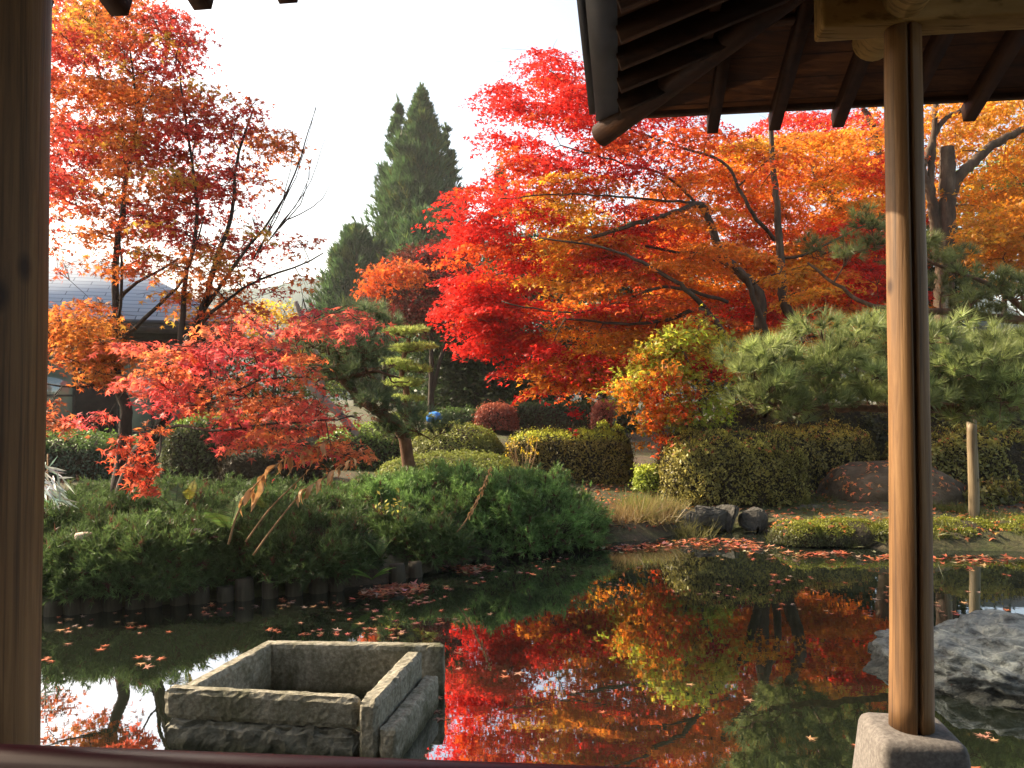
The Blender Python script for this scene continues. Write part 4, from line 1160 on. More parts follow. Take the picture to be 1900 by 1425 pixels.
def hedge(name, label, cat, c, hx, hy, H, colf, leaf=.032, dens=900, pw=5, rot=0, amp=.03, group=None, T=OVAL, tilt=.55, parts=('leaves', 'twigs'), thick=.06, litter=0, sprig=0, mat='leaf'):
    c = np.asarray(c, float)
    t_ = thing(name, label, cat, c, group)
    area = 4 * hx * hy + 4 * (hx + hy) * H; n = int(min(60000, area * dens))
    P, N = superbox(n, hx, hy, H, pw, rot, c); ph = float(rng.uniform(0, 6))
    P = P + N * (lump(P, amp, 1.5, ph) + lump(P, amp * .5, 4.1, ph) - rng.uniform(0, 1, n) ** 1.5 * thick)[:, None]
    kx = rng.uniform(0, 1, n) < .10; P[kx] += N[kx] * (rng.uniform(0, 1, (kx.sum(), 1)) ** 2 * leaf * 3.2)
    kg = (lump(P, 1, 4.6, ph + 1) > .62) & (rng.uniform(0, 1, n) < .6); P, N = P[~kg], N[~kg]; n = len(P)
    colr = colf(P, N) if callable(colf) else hsv_jit(colf, n, .22)
    m_ = MB(); leaves(m_, P, N + tilt * rng.standard_normal((n, 3)), leaf * rng.uniform(.6, 1.3, n), colr, T, .2)
    if litter:
        P, N = superbox(litter * 3, hx, hy, H, pw, rot, c); k = N[:, 2] > .45; P, N = P[k][:litter], N[k][:litter]
        leaves(m_, P + N * .02, N + .3 * rng.standard_normal(P.shape), .05 * rng.uniform(.7, 1.2, len(P)), hsv_jit((.55, .17, .05), len(P), .25), MAPLE3, .3)
    m_.build(parts[0], M[mat], t_, tint=True)
    m_ = MB(); core(m_, hx - thick * 1.2, hy - thick * 1.2, H - thick * 1.2, pw, rot, c, 1.0)
    if sprig:
        P, N = superbox(sprig, hx - .04, hy - .04, H - .04, pw, rot, c)
        blades(m_, P, N * .4 + np.array([0, 0, .7]) + .4 * rng.standard_normal(P.shape), 2, (0, 40), .16, .008, .05, (1, 1, 1))
    m_.build(parts[1], M['twig'], t_, smooth=True)
    return t_

def sunlit_top_tint(top, side, k=.55):  # sunlit tops and shaded sides put into the leaf colour by normal
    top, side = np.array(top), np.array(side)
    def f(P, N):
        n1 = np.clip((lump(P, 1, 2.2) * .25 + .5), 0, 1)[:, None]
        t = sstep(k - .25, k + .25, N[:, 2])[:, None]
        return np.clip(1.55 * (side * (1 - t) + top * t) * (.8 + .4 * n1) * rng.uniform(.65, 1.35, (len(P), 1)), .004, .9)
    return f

def at_px(pxl, pxr, ytop, Y, ybot=None, depth=.6):
    """hedge centre/half width/height from its pixel box, front at depth Y"""
    a, b = W(pxl, ytop, Y), W(pxr, ytop, Y); x = (a[0] + b[0]) / 2; hx = (b[0] - a[0]) / 2
    z0 = ghp(x, Y + depth) - .05 if ybot is None else W(pxl, ybot, Y)[2]
    return np.array([x, Y + depth, z0]), hx, a[2] - z0

# left group
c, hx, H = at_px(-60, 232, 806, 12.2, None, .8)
hedge('hedge', 'dark glossy rounded hedge behind the left post below the glass wall', 'hedge', c, hx, .8, H, sunlit_top_tint((.085, .14, .03), (.035, .055, .032)), .036, 1100, 3.5, sprig=200)
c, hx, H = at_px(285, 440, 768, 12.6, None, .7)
hedge('hedge', 'green topped leafy hedge right of the twin maple trunks', 'hedge', c, hx, .7, H, sunlit_top_tint((.13, .20, .03), (.05, .06, .02)), .036, 1000, 3.2, sprig=500, amp=.06)
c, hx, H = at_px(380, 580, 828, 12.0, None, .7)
hedge('hedge', 'brown twiggy shaded hedge behind the hanging pink sprays', 'hedge', c, hx, .7, H, sunlit_top_tint((.035, .045, .016), (.030, .024, .012)), .03, 750, 3.2, sprig=1500, amp=.06)
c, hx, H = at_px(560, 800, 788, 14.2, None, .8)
hedge('hedge', 'bright green rounded hedge behind the low pine branch', 'hedge', c, hx, .8, H, sunlit_top_tint((.14, .20, .035), (.05, .075, .02)), .036, 900, 2.6)
# azalea mounds at centre
c, hx, H = at_px(675, 985, 846, 11.8, None, .9)
hedge('azalea_mound', 'low clipped green azalea mound behind the juniper', 'shrub', c, hx, 1.0, H, sunlit_top_tint((.13, .15, .03), (.08, .08, .022)), .026, 1500, 2.4, amp=.02, group='clipped azalea mounds')
c, hx, H = at_px(735, 945, 786, 13.4, None, .9)
hedge('azalea_mound', 'taller clipped green azalea mound rising toward the globe shrub', 'shrub', c, hx, 1.0, H, sunlit_top_tint((.15, .165, .032), (.085, .085, .024)), .026, 1400, 2.2, amp=.02, group='clipped azalea mounds')
# trimmed hedge, backlit rim and shaded face put into the leaf colour
c, hx, H = at_px(940, 1185, 797, 13.6, None, .8)
hedge('hedge', 'trimmed box hedge tinted with a sunlit yellow green rim and shaded brown face', 'hedge', c + np.array([0, 0, -.03]), hx, .75, H, sunlit_top_tint((.34, .36, .045), (.17, .13, .03), .6), .028, 1700, 5, rot=-.06, sprig=1400, amp=.02)
# far hedge and red globes
c, hx, H = at_px(965, 1150, 746, 24.5, None, .7)
hedge('hedge', 'long dark green clipped hedge behind the red globe shrubs', 'hedge', c, hx + .6, .8, H, sunlit_top_tint((.05, .075, .024), (.030, .05, .018)), .055, 500, 6)
c, hx, H = at_px(818, 900, 758, 24.8, None, .7)
hedge('hedge', 'short rounded dark green hedge left of the red globe shrub', 'hedge', c, hx + .3, .8, H, sunlit_top_tint((.05, .085, .022), (.030, .055, .018)), .055, 500, 3)
RG = sunlit_top_tint((.26, .075, .04), (.18, .045, .026))
for (x0, x1, yt, lab) in [(878, 963, 748, 'round clipped rusty red shrub in front of the dark hedge'), (1098, 1156, 742, 'second red globe shrub half hidden by the yellow maple')]:
    c, hx, H = at_px(x0, x1, yt, 22.6, 799, .7); c[1] = 22.6 + hx
    hedge('globe_shrub', lab, 'shrub', c, hx, hx, H, RG, .04, 1500, 2.9, amp=.015, group='red globe shrubs')
c, hx, H = at_px(1140, 1172, 758, 21.5, 790, .35)
hedge('globe_shrub', 'small dark green ball shrub beside the second red globe', 'shrub', c, hx, hx, H, sunlit_top_tint((.04, .07, .03), (.025, .045, .022)), .04, 900, 2.3)
for (x0, x1, yt, Y, lab) in [(1108, 1142, 782, 16.5, 'small bright yellow green ball bush behind the trimmed hedge'), (1132, 1168, 790, 16.2, 'yellow green ball bush touching the orange maple leaves'), (1180, 1250, 862, 12.7, 'low lime green bush at the foot of the orange maple')]:
    c, hx, H = at_px(x0, x1, yt, Y, yt + 50, .3)
    hedge('bush', lab, 'bush', c, hx, hx, H, sunlit_top_tint((.34, .38, .05), (.18, .22, .03)), .034, 1800, 2.2, amp=.04, tilt=.9)
# right hedge in front of pine
RH_ = sunlit_top_tint((.33, .29, .05), (.20, .175, .04), .5)
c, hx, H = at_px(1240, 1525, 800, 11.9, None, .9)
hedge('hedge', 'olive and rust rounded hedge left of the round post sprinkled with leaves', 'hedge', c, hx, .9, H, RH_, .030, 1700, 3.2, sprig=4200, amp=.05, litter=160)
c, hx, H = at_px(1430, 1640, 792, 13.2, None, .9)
hedge('hedge', 'hedge with a sunlit golden tint on its top running behind toward the post', 'hedge', c, hx + .1, .9, H, sunlit_top_tint((.40, .29, .045), (.20, .16, .038)), .030, 1400, 4, sprig=2500, amp=.05, litter=140)
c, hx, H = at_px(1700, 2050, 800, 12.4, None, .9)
hedge('hedge', 'leafy olive hedge right of the round post behind the stake', 'hedge', c, hx, .9, H, sunlit_top_tint((.28, .23, .04), (.15, .14, .035)), .038, 1100, 3.2, sprig=2500, amp=.08, litter=160)

for (x0, x1, yt, Y, lab) in [(1330, 1500, 752, 15.2, 'dark undergrowth bush below the trained pine left of the post'), (1480, 1720, 746, 15.6, 'shaded undergrowth bush directly behind the round post'), (1700, 2050, 748, 15.0, 'dark undergrowth bush under the pine right of the post')]:
    c, hx, H = at_px(x0, x1, yt, Y, None, .8)
    hedge('bush', lab, 'bush', c, hx, .8, H, sunlit_top_tint((.10, .085, .02), (.06, .05, .016)), .05, 500, 2.4, sprig=900, amp=.12, tilt=.9)
# ------------------------------------------------------------------ junipers
def juniper(label, c, hx, hy, H, n, colr=(.045, .085, .028), pw=2.3, rot=0, amp=.10, up=.35, L=.10, group='spreading junipers along the pond bank', spill=0):
    c = np.asarray(c, float); t_ = thing('juniper_shrub', label, 'shrub', c, group)
    P, N = superbox(n, hx, hy, H, pw, rot, c); ph = float(rng.uniform(0, 6))
    P = P + N * (lump(P, amp, 1.9, ph) - rng.uniform(0, 1, n) * .12)[:, None]
    cl = 1.35 * np.array(colr) * np.clip(1 + .35 * lump(P, 1, 1.3, ph)[:, None], .55, 1.6) * rng.uniform(.7, 1.35, (n, 1))
    k_ = rng.uniform(0, 1, n) < .10; P[k_] += N[k_] * rng.uniform(.03, .12, (k_.sum(), 1))
    tip = rng.uniform(0, 1, n) < .06; cl[tip] = np.array((.11, .045, .03)) * rng.uniform(.7, 1.2, (tip.sum(), 1))
    m_ = MB(); A = N * .6 + np.array([0, 0, up]) + .55 * rng.standard_normal((n, 3))
    blades(m_, P, A, 15, (18, 55), L * .62, .0105, L, cl, .3)
    m_.build('foliage', M['needle'], t_, tint=True)
    m_ = MB(); core(m_, hx - .14, hy - .14, H - .14, pw, rot, c, 1.0); 
    P, N = superbox(n // 12, hx - .1, hy - .1, H - .1, pw, rot, c)
    blades(m_, P, N + .6 * rng.standard_normal(P.shape), 3, (5, 50), .2, .010, .05, (1, 1, 1))
    m_.build('stems', M['twig'], t_, smooth=True)
    return t_
def jp(px0, px1, ytop, Y, hy, zb=None):
    a, b = W(px0, ytop, Y), W(px1, ytop, Y); z0 = .05 if zb is None else zb
    return np.array([(a[0] + b[0]) / 2, Y, z0]), (b[0] - a[0]) / 2, a[2] - z0
c, hx, H = jp(600, 1120, 890, 10.4, 1.25)
juniper('broad bright green juniper mound at the centre of the far bank', c, hx, 1.25, H, 18000, (.105, .18, .048), 2.3, amp=.13)
c, hx, H = jp(60, 420, 940, 8.9, 1.3)
juniper('dark juniper carpet nearest the left post', c, hx, 1.5, H, 14000, (.058, .094, .028), 2.6)
c, hx, H = jp(300, 720, 938, 9.3, 1.3)
juniper('dark juniper mass around the dried stalks', c, hx, 1.45, H, 14000, (.058, .094, .028), 2.5)
c, hx, H = jp(40, 770, 912, 11.0, 1.0, .3)
juniper('low juniper strip at the foot of the left hedges', c, hx, .95, H, 9000, (.058, .094, .028), 2.6)
c, hx, H = jp(60, 420, 985, 7.62, .7, .16)
juniper('feathery juniper spilling over the piles at the left shore', c, hx, .80, H, 9000, (.058, .094, .028), 2.6)
c, hx, H = jp(370, 700, 985, 8.15, .7, .16)
juniper('feathery juniper overhanging the water behind the stone basin', c, hx, .78, H, 9000, (.058, .094, .028), 2.4)
c, hx, H = jp(690, 880, 965, 9.05, .7, .12)
juniper('small juniper lobe below the yellow leaved sapling', c, hx, .6, H, 4500, (.058, .094, .028), 2.3)
c, hx, H = jp(-420, 100, 930, 8.4, 1.3)
juniper('juniper clump hidden mostly behind the large left post', c, hx, 1.3, H, 6000, (.058, .094, .028), 2.4)

# ------------------------------------------------------------------ small plants
def fern(label, base, L, nf, colr=(.12, .2, .05), lean=(0, -.3), up=.8):
    t_ = thing('fern', label, 'fern', base, 'ferns growing out of the junipers'); base = np.asarray(base, float)
    st = MB()
    for k in range(nf):
        a = rng.uniform(0, 6.28); d = np.array([math.cos(a) * .5 + lean[0], math.sin(a) * .5 + lean[1], up]); d = unit(d); lf = L * rng.uniform(.75, 1.1)
        t = np.linspace(0, 1, 9)[:, None]; P = base + d * lf * t - np.array([0, 0, .28]) * lf * t ** 2.2
        m_ = MB(); tube(m_, P, np.linspace(.004, .0015, 9), 4, c=np.array(colr) * .7)
        T = unit(np.gradient(P, axis=0)); s = unit(np.cross(T, np.array([0, 0, 1.0]) + .2 * d))
        tt = np.linspace(.12, .98, 18)
        for sgn in (-1, 1):
            pc = np.stack([np.interp(tt, t[:, 0], P[:, i]) for i in range(3)], 1); sd_ = np.stack([np.interp(tt, t[:, 0], s[:, i]) for i in range(3)], 1) * sgn; tn = np.stack([np.interp(tt, t[:, 0], T[:, i]) for i in range(3)], 1)
            ll = lf * .26 * np.sin(np.clip(tt * 1.15, 0, 1) * math.pi * .93 + .12)
            dr = unit(sd_ + .35 * tn + np.array([0, 0, -.15])); wv = tn * (lf * .0135)
            V = np.stack([pc - wv, pc + dr * ll[:, None] * .5 - wv, pc + dr * ll[:, None], pc + dr * ll[:, None] * .5 + wv, pc + wv], 1)
            m_.bulk(V, [(0, 1, 2, 3, 4)], hsv_jit(colr, len(tt), .15))
        m_.build('frond', M['leaf'], t_, tint=True)
fern('green fern with long fronds in the junipers left of the stalks', W(425, 985, 7.35), .55, 6)
fern('yellowing upright fern frond above the dark junipers', W(352, 930, 7.9), .32, 3, (.36, .34, .05), up=1.2)
fern('pale green fern between the dried stalks', W(490, 945, 7.7), .36, 4, (.22, .28, .06))
fern('bright fern arching over the water from the left bank', W(690, 1075, 7.55), .34, 5, (.16, .30, .05), lean=(.1, -.5), up=.5)
fern('fern hanging at the pile tops by the water', W(705, 1035, 7.8), .32, 4, (.12, .20, .05))
fern('tall tan fern frond before the trimmed hedge', W(1047, 905, 12), .34, 2, (.34, .24, .09), up=1.3, lean=(0, -.1))
fern('dark feathery fern beside the cut log', W(325, 950, 7.8), .4, 4, (.07, .11, .05))

def dried_stalk(label, pts, Y, n, ll, start=.35, side=-1):
    P = spline(np.array([W(a[0], a[1], Y) for a in pts]), 26)
    t_ = thing('dried_stalk', label, 'plant', P[0], 'dried brown stalks')
    m_ = MB(); tube(m_, P, np.linspace(.011, .004, 26), 6); m_.build('stem', M['stem'], t_, smooth=True)
    for k, t in enumerate(np.linspace(start, 1, n)):
        c = np.array([np.interp(t, np.linspace(0, 1, 26), P[:, i]) for i in range(3)])
        m_ = MB(); L = ll * rng.uniform(.75, 1.15) * (1.05 - .45 * t)
        d = unit(np.array([rng.normal(.25 * side, .25), rng.normal(-.15, .3), -1.0])); s = unit(np.cross(d, rng.standard_normal(3))); q_ = np.cross(d, s)
        u = np.linspace(0, 1, 6); wv = L * .17 * np.sin(np.clip(u * 1.0 + .04, 0, 1) * math.pi) ** .8
        ctr = c + d * (u * L)[:, None] + q_ * (.22 * L * np.sin(u * 2.6))[:, None] + np.array([0, 0, .12 * L]) * np.sin(u * math.pi)[:, None]
        A = ctr - s * wv[:, None] + q_ * (wv * .5)[:, None]; B = ctr + s * wv[:, None] + q_ * (wv * .5)[:, None]
        V = np.concatenate([A, ctr, B]); Fs = [(i, i + 1, 7 + i, 6 + i) for i in range(5)] + [(6 + i, 7 + i, 13 + i, 12 + i) for i in range(5)]
        m_.add(V, Fs, np.array((.62, .34, .13)) * rng.uniform(.75, 1.2)); m_.build('leaf', M['litter'], t_, smooth=True, tint=True)
dried_stalk('dried arching stalk with rows of hanging brown leaves', [(424, 1010), (440, 955), (470, 905), (520, 858), (570, 832), (612, 818)], 7.15, 24, .24)
dried_stalk('dried brown stalk leaning right with curled leaves', [(470, 1030), (510, 975), (560, 915), (610, 880), (655, 850)], 7.0, 20, .17, .5)
dried_stalk('thin bare dried stalk between the two leafy ones', [(456, 1005), (500, 945), (545, 900), (575, 870)], 7.2, 3, .1, .7)
dried_stalk('lone dried seed stalk leaning over the green juniper mound', [(800, 1030), (850, 985), (880, 940), (898, 900), (912, 865)], 8.7, 44, .085, .42)

# yellow leaved sapling
b_ = W(738, 1010, 8.9); t_ = thing('sapling', 'thin sapling with a few yellow leaves before the juniper mound', 'sapling', b_)
m_ = MB(); tips = []
for (px, py) in [(705, 915), (742, 905), (728, 935), (700, 935), (748, 930)]:
    P = spline(np.array([b_, W((738 + px) / 2, 970, 8.9), W(px, py, 8.9)]), 8); tube(m_, P, np.linspace(.008, .003, 8), 5); tips.append(P[-1]); tips.append(P[-2]); tips.append(P[-3])
m_.build('stem', M['bark'], t_, smooth=True)
m_ = MB(); tips = np.repeat(np.array(tips), 2, 0) + rng.normal(0, .03, (len(tips) * 2, 3))
leaves(m_, tips, rng.standard_normal(tips.shape) + np.array([0, -.8, .8]), .034, hsv_jit((.62, .55, .10), len(tips), .15), OVAL); m_.build('leaves', M['leaf'], t_, tint=True)
# leopard plant with yellow flowers
b_ = W(970, 900, 12.3); t_ = thing('flower_plant', 'leopard plant with yellow flower heads against the trimmed hedge', 'flower', b_)
m_ = MB(); heads = []
for k in range(13):
    e = W(970 + rng.uniform(-28, 28), 825 + rng.uniform(-14, 24), 12.3 + rng.normal(0, .12)); heads.append(e)
    tube(m_, spline(np.array([b_, (b_ + e) / 2 + rng.normal(0, .03, 3), e]), 6), np.linspace(.008, .004, 6), 5)
m_.build('stem', M['stem'], t_, smooth=True)
for h_ in heads:
    m_ = MB(); hs = h_ + rng.normal(0, .032, (10, 3))
    leaves(m_, hs, rng.standard_normal(hs.shape) + np.array([0, -.5, .8]), .03, hsv_jit((.66, .46, .03), 10, .15), MAPLE3); m_.build('flower_head', M['leaf'], t_, tint=True)
m_ = MB(); P = b_ + np.stack([rng.normal(.05, .16, 26), rng.normal(0, .12, 26), rng.uniform(.05, .28, 26)], 1)
leaves(m_, P, rng.standard_normal(P.shape) * .5 + np.array([0, -.3, 1]), .085, hsv_jit((.03, .06, .025), 26, .2), OVAL, .4); m_.build('leaves', M['leaf'], t_, tint=True)
# pale edged bamboo grass at the left post
b_ = W(88, 930, 8.2); t_ = thing('bamboo_grass', 'narrow pale edged leaves of a clump beside the left post', 'plant', b_)
m_ = MB(); P = np.repeat(np.array([W(x, y, 8.1) for x, y in [(84, 860), (92, 885), (98, 905), (104, 920), (90, 930), (84, 900)]]), 9, 0) + rng.normal(0, .05, (54, 3))
d = unit(np.stack([rng.uniform(.2, 1, 54), rng.normal(-.2, .4, 54), rng.normal(-.45, .3, 54)], 1)); s = unit(np.cross(d, np.array([0, -1, .4]))) * .011
V = np.stack([P - s * .3, P + d * .09 - s, P + d * .22, P + d * .09 + s, P + s * .3], 1)
m_.bulk(V, [(0, 1, 2, 3, 4)], hsv_jit((.40, .45, .42), 54, .25)); m_.build('leaves', M['leaf'], t_, tint=True)
m_ = MB(); tube(m_, np.array([b_ - [0, 0, .3], b_ + [0, 0, .5]]), .008, 5); m_.build('stem', M['stem'], t_)
# dry grasses on the far shore
def grass(label, spots, L, n, colr, group=None):
    b_ = np.mean(spots, 0); t_ = None
    P = np.repeat(np.array(spots), n, 0) + np.concatenate([rng.normal(0, .12, (len(spots) * n, 2)), np.zeros((len(spots) * n, 1))], 1)
    m_ = MB(); blades(m_, P, np.array([0, 0, 1.0]) + .35 * rng.standard_normal(P.shape), 7, (5, 50), L, .010, .02, np.array(colr) * np.ones((len(P), 3)), .5, bend=.25)
    o = m_.build('grass_tuft', M['leaf'], None, tint=True, base=b_); return tag(o, label, 'grass', group)
for k, (px, py, sc_, cc, lab) in enumerate([(1150, 965, .3, (.28, .19, .08), 'dry tan grass tuft at the right foot of the juniper mound'), (1205, 960, .36, (.32, .24, .09), 'pale dry grass clump leaning over the far shore'),
        (1262, 945, .32, (.22, .2, .06), 'olive dry grass before the right hedge'), (1190, 925, .4, (.20, .22, .05), 'taller green gold grass by the lime bush'), (1230, 985, .22, (.30, .19, .08), 'short rusty grass drooping over the shore stones')]):
    c0 = G(px, py + 30, .2); Y = max(c0[1], 11.2)
    sp = []
    for j in range(7):
        x = W(px + rng.normal(0, 18), py, Y)[0]; y = Y + rng.normal(0, .2); sp.append((x, y, ghp(x, y) - .02))
    grass(lab, sp, sc_, 26, cc, 'dry grass tufts on the far shore')
for k, (px, py, sc_, lab) in enumerate([(1462, 962, .16, 'low green weeds at the left end of the moss bank'), (1545, 972, .2, 'green weeds in front of the boulder'), (1622, 992, .2, 'grassy fringe at the waterline just left of the post'),
        (1745, 975, .24, 'long green sedge leaning over the water right of the post'), (1770, 940, .2, 'weeds at the foot of the pale stake'), (1850, 955, .22, 'leafy weeds at the far right of the bank'), (1505, 925, .2, 'weeds between the right hedge and the boulder')]):
    Y = max(G(px, py + 22, .15)[1], 10.2); sp = []
    for j in range(8):
        x = W(px + rng.normal(0, 20), py, Y)[0]; y = Y + rng.normal(0, .18); sp.append((x, y, ghp(x, y) - .02))
    grass(lab, sp, sc_ * .75, 18, (.12, .13, .03), 'green weeds on the right bank')
for (px, yt, Y, hw, lab) in [(1450, 925, 12.0, 45, 'low sprawling olive bush at the right foot of the right hedge'), (1860, 900, 11.6, 60, 'broad leaved low bush behind the stake at the right edge'), (1735, 930, 11.8, 30, 'small leafy bush between the post and the stake')]:
    c, hx, H = at_px(px - hw, px + hw, yt, Y, None, .3)
    hedge('bush', lab, 'bush', c, hx, .35, H, sunlit_top_tint((.18, .15, .03), (.10, .10, .025)), .045, 900, 2.2, amp=.12, tilt=.9, sprig=250, litter=14)
# moss cushions on the right bank
for (px, py, wd, lab) in [(1480, 985, 50, 'bright green moss cushion at the shore left of the post'), (1580, 990, 62, 'mossy bank cushion just left of the post'), (1790, 1000, 60, 'dark moss cushion right of the post below the stake'), (1880, 1000, 55, 'moss cushion at the right edge of the far shore'), (1650, 992, 48, 'green moss cushion partly hidden behind the round post'), (1720, 1002, 36, 'small moss cushion right beside the post at the waterline'), (1535, 1000, 44, 'flat moss cushion at the water between two larger ones')]:
    Y = G(px, 1012)[1] + .22; c = W(px, py, Y); hx = wd / F_PX * Y; c[2] = .02
    hedge('moss_cushion', lab, 'moss', c, hx, .42, .29, sunlit_top_tint((.15, .16, .02), (.05, .055, .015)), .016, 5200, 2.2, amp=.03, tilt=.8, group='moss cushions on the far bank', parts=('moss', 'soil'), thick=.02, litter=26)
# ground cover leaves on the right bank
def cover(label, poly, Yr, n, leaf, colr, zr=(.05, .3)):
    P = []
    for px, py in sample_poly(poly, n):
        Y = rng.uniform(*Yr); p_ = W(px, py, Y); P.append(p_)
    P = np.array(P); m_ = MB(); leaves(m_, P, rng.standard_normal(P.shape) * .6 + np.array([0, -.3, 1]), leaf * rng.uniform(.6, 1.3, n), hsv_jit(colr, n, .3), OVAL)
    o = m_.build('ground_cover', M['leaf'], None, tint=True, base=P.mean(0)); tag(o, label, 'plants', kind='stuff')
# scattered fallen leaves on the banks (countless)
mb = MB(); n = 3600
px = rng.uniform(1080, 2000, n); Y = rng.uniform(9.7, 16, n); X = (px - 950) / F_PX * Y; Z = gh(X, Y); k = Z > .1
P = np.stack([X, Y, Z + .02], 1)[k]; leaves(mb, P, np.array([0, 0, 1.0]) + .35 * rng.standard_normal(P.shape), .055 * rng.uniform(.7, 1.2, len(P)), hsv_jit((.42, .14, .05), len(P), .35), MAPLE3, .3)
n = 900; X = rng.uniform(-6, 1.5, n); Y = rng.uniform(9, 16, n); Z = gh(X, Y); P = np.stack([X, Y, Z + .02], 1)
leaves(mb, P, np.array([0, 0, 1.0]) + .35 * rng.standard_normal(P.shape), .05 * rng.uniform(.7, 1.2, n), hsv_jit((.40, .12, .05), n, .35), MAPLE3, .3)
# leaves lying on the boulder
bo = bpy.data.objects['boulder']; vb = np.array([v.co[:] for v in bo.data.vertices]) + np.array(bo.location); nb = np.array([v.normal[:] for v in bo.data.vertices])
kk = rng.choice(np.where(nb[:, 2] > .2)[0], 320); leaves(mb, vb[kk] + nb[kk] * .015, nb[kk] + .3 * rng.standard_normal((320, 3)), .055, hsv_jit((.50, .17, .06), 320, .3), MAPLE3, .3)
tag(mb.build('leaf_litter', M['litter'], tint=True), 'scattered brown and orange fallen leaves over the banks', 'leaves', kind='stuff')
# rafts of leaves along the water's edge
mb = MB()
for (px, py, sx, sy, n) in [(1330, 1000, 120, 7, 170), (1390, 1010, 70, 7, 60), (1240, 1008, 60, 6, 50), (1520, 1024, 90, 7, 80), (1800, 1032, 110, 8, 90), (1660, 1032, 60, 6, 50), (745, 1085, 45, 7, 180), (870, 1050, 45, 6, 110), (690, 1095, 30, 5, 60), (1160, 1012, 60, 5, 110)]:
    for _ in range(n):
        g_ = G(px + rng.normal(0, sx / 2), py + abs(rng.normal(0, sy)), .006)
        leaves(mb, g_[None] + np.array([[0, 0, rng.uniform(0, .012)]]), np.array([[0, 0, 1.0]]) + .18 * rng.standard_normal((1, 3)), .062 * rng.uniform(.7, 1.15), hsv_jit((.34, .10, .045) if rng.uniform() < .7 else (.34, .21, .14), 1, .35), MAPLE3, -.1)
tag(mb.build('leaf_raft', M['litter'], tint=True), 'drifts of fallen maple leaves floating along the shore', 'leaves', kind='stuff')

# individual floating leaves
protos = []
for k, cc in enumerate([(.50, .15, .07), (.42, .20, .13), (.36, .085, .07), (.52, .29, .14), (.40, .27, .22)]):
    m_ = MB(); leaves(m_, np.zeros((1, 3)), np.array([[.03 * (k - 2), .02, 1.0]]), 1.0, np.array([cc]) * .85, MAPLE, -.04)
    me_o = m_.build('floating_leaf', M['litter'], tint=True); protos.append(me_o.data); bpy.data.objects.remove(me_o)
LL = ['orange fallen maple leaf floating flat on the dark pond', 'tan fallen maple leaf floating flat on the dark pond', 'dark red fallen maple leaf floating flat on the dark pond', 'yellowish fallen maple leaf floating flat on the dark pond', 'pale pinkish fallen maple leaf floating flat on the dark pond']
spots = []
for poly, n in [([(80, 1160), (300, 1140), (620, 1105), (760, 1085), (840, 1120), (840, 1190), (500, 1190), (300, 1250), (80, 1260)], 104), ([(80, 1148), (500, 1115), (640, 1100), (640, 1130), (80, 1180)], 38),
                ([(760, 1080), (1100, 1020), (1300, 1015), (1050, 1120), (840, 1190)], 40), ([(1250, 1015), (1640, 1035), (1900, 1040), (1900, 1140), (1650, 1150), (1300, 1120)], 92), ([(840, 1200), (1640, 1160), (1600, 1400), (860, 1400)], 16), ([(1760, 1340), (1900, 1340), (1900, 1420), (1780, 1420)], 6)]:
    left_ = n
    for c_ in sample_poly(poly, n):
        if left_ <= 0: break
        k = int(min(left_, rng.choice([1, 1, 1, 1, 2, 3, 4]))); left_ -= k
        for _ in range(k): spots.append((c_[0] + rng.normal(0, 13) * (k > 1), c_[1] + rng.normal(0, 4.5) * (k > 1)))
spots += [(800 + rng.normal(0, 18), 1290 + rng.normal(0, 22)) for _ in range(14)]
for (px, py) in spots:
    if 300 < px < 790 and 1185 < py < 1400: continue
    k = int(rng.choice(5, p=[.36, .22, .12, .14, .16])); g_ = G(px, py, .004)
    o = bpy.data.objects.new('floating_leaf', protos[k]); COL.objects.link(o); o.location = g_
    s_ = rng.uniform(.028, .062); o.scale = (s_, s_, s_); o.rotation_euler = (rng.normal(0, .05), rng.normal(0, .05), rng.uniform(0, 6.28))
    tag(o, LL[k], 'leaf', 'maple leaves floating on the pond')

# wooden stakes propping the pine
for (px, yt, yb, Y, r, lab) in [(1804, 778, 962, 10.9, .072, 'pale round wooden stake propping the low pine right of the post'), (1753, 525, 640, 16.2, .075, 'pale short pole standing among the upper pine boughs')]:
    a = W(px, yt, Y); b = W(px, yb, Y); b[2] = ghp(b[0], Y) - .2
    mb = MB(); zz = np.linspace(b[2], a[2], 10); tube(mb, np.stack([np.full(10, a[0]) + .01 * np.sin(zz * 3), np.full(10, Y), zz], 1), np.linspace(r, r * .9, 10), 12, wob=.02)
    tag(mb.build('wooden_stake', M['stake'], None, smooth=True, base=b), lab, 'stake', 'pine props')
# cut pale log in the junipers
c = W(155, 1002, 7.15); mb = MB(); tube(mb, np.array([c - [0, 0, .25], c + [0, 0, .05], c + [0, 0, .065]]), [.075, .075, .065], 20)
tag(mb.build('cut_log', M['white'], None, base=c), 'short pale cut log standing in the junipers near the left post', 'log')
# blue sheet
c = W(806, 776, 21.5); bm = bmesh.new(); bmesh.ops.create_icosphere(bm, subdivisions=4, radius=1)
for v in bm.verts:
    k = 1 + .08 * mnoise.noise(v.co * 3); v.co = Vector((c[0] + v.co.x * .23 * k, c[1] + v.co.y * .23 * k, c[2] + max(v.co.z, -.6) * .18 * k))
tag(bm_part('blue_tarp', bm, M['blue'], None, True, base=c), 'small domed blue sheet behind the azalea mounds', 'tarp')

# ------------------------------------------------------------------ houses
def uv_planar(o, u, v, org):
    me = o.data; uv = me.uv_layers.new(name='UVMap'); u, v = np.asarray(u), np.asarray(v)
    for lp_ in me.loops:
        q_ = np.array(me.vertices[lp_.vertex_index].co) + BASE[o.name] - org; uv.data[lp_.index].uv = (float(q_ @ u), float(q_ @ v))

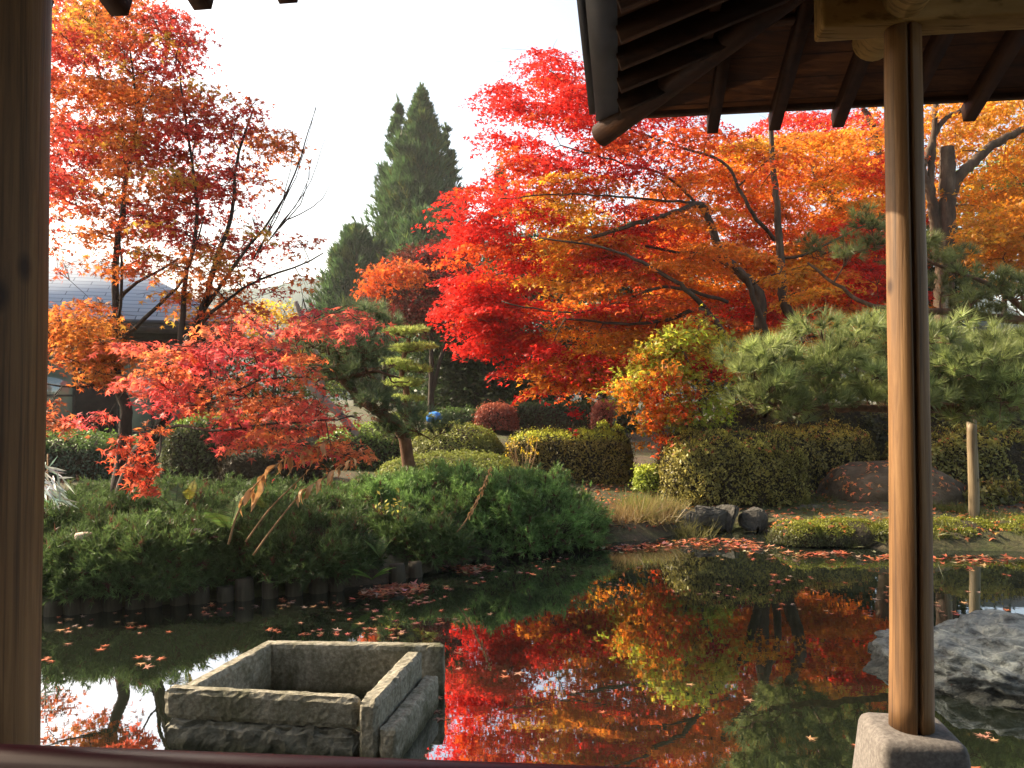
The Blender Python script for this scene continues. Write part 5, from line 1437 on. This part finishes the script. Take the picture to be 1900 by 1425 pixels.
def hip_house(name, label, corner, ang, length, depth, ze, zr, hiprun, over, parent_group=None, panels=True):
    e = np.array([math.cos(ang), math.sin(ang), 0]); n = np.array([-math.sin(ang), math.cos(ang), 0]); corner = np.array([*corner, 0.0])
    zg = ghp(corner[0], corner[1]) - .1
    t_ = thing(name, label, 'building', corner + [0, 0, zg])
    A = corner + Zv * ze; B = corner - e * length + Zv * ze; C_ = B + n * depth; D = corner + n * depth + Zv * ze
    r1 = corner - e * hiprun + n * depth / 2 + Zv * zr; r0 = corner - e * (length - hiprun) + n * depth / 2 + Zv * zr
    m_ = MB(); m_.add([A, B, r0, r1], [(0, 1, 2, 3)]); m_.add([D, A, r1], [(0, 1, 2)]); m_.add([C_, D, r1, r0], [(0, 1, 2, 3)]); m_.add([B, C_, r0], [(0, 1, 2)])
    o = m_.build('roof', M['slate'], t_); uv_planar(o, e, unit(n * depth / 2 + Zv * (zr - ze)), A)
    mod = o.modifiers.new('thick', 'SOLIDIFY'); mod.thickness = .12; mod.offset = -1
    m_ = MB()
    for p_, q_ in ((A, B), (A, D), (B, C_), (C_, D)):
        bar(m_, p_ - Zv * .11, q_ - Zv * .11, .06, .2)
    m_.build('fascia', M['wallwood'], t_)
    a = corner - e * over + n * over; b = corner - e * (length - over) + n * over; dd_ = depth - 2 * over
    m_ = MB(); prism(m_, [b + Zv * (ze - .3), a + Zv * (ze - .3), a + n * dd_ + Zv * (ze - .3), b + n * dd_ + Zv * (ze - .3)], [b + Zv * (ze - .06), a + Zv * (ze - .06), a + n * dd_ + Zv * (ze - .06), b + n * dd_ + Zv * (ze - .06)]); m_.build('soffit', M['wallwood'], t_)
    m_ = MB(); hw = (ze - .3) - zg
    box(m_, (a + b) / 2 + n * (dd_ / 2 + .1) + Zv * (zg + hw / 2 - .002), e, n, Zv, (length - 2 * over) / 2 - .05, dd_ / 2, hw / 2, ); m_.build('wall', M['wallwood'], t_)
    # glazed bays along the front
    L = length - 2 * over; s = .25
    kinds = [1.9, .0, 1.9, .0, 1.9, 0]
    x = .3
    while x + 1.7 < L:
        c0 = a - e * (x + .8) + n * .07
        m2 = MB(); hh = 2.0; zc = zg + .25 + hh / 2
        for sx in (-.8, 0, .8): box(m2, c0 + e * sx + Zv * zc, e, n, Zv, .03, .03, hh / 2 + .03)
        for sz in (-1, -.05, 1): box(m2, c0 + Zv * (zc + sz * hh / 2), e, n, Zv, .77, .026, .025)
        w_ = m2.build('window', M['wallwood'] if not panels else M['stone'], t_)
        m2 = MB(); box(m2, c0 + n * .012 + Zv * zc, e, n, Zv, .79, .006, hh / 2 - .01); m2.build('pane', M['glass'], w_)
        x += 2.6
    return t_
hip_house('house', 'low house with a blue grey slate hip roof and glass walls behind the left maple', (-7.0, 19.4), RAD(16), 12, 6.2, 3.72, 5.6, 3.1, .9)
hip_house('house', 'house with a grey slate roof glimpsed through the pines at the far right', (23.5, 20.0), RAD(-4), 12, 6, 2.95, 4.3, 2.5, .7)

# ------------------------------------------------------------------ air
hz = MB(); box(hz, (0, 360, 44), (1, 0, 0), (0, 1, 0), (0, 0, 1), 720, 680, 46)
m = bpy.data.materials.new('haze_air'); m.use_nodes = True
nt = m.node_tree; nt.nodes.clear()
out = nt.nodes.new('ShaderNodeOutputMaterial'); pv = nt.nodes.new('ShaderNodeVolumePrincipled')
pv.inputs['Color'].default_value = (.92, .93, .92, 1); pv.inputs['Density'].default_value = .0005; pv.inputs['Anisotropy'].default_value = .35
nt.links.new(pv.outputs[0], out.inputs['Volume'])
tag(hz.build('haze', m), kind='stuff')
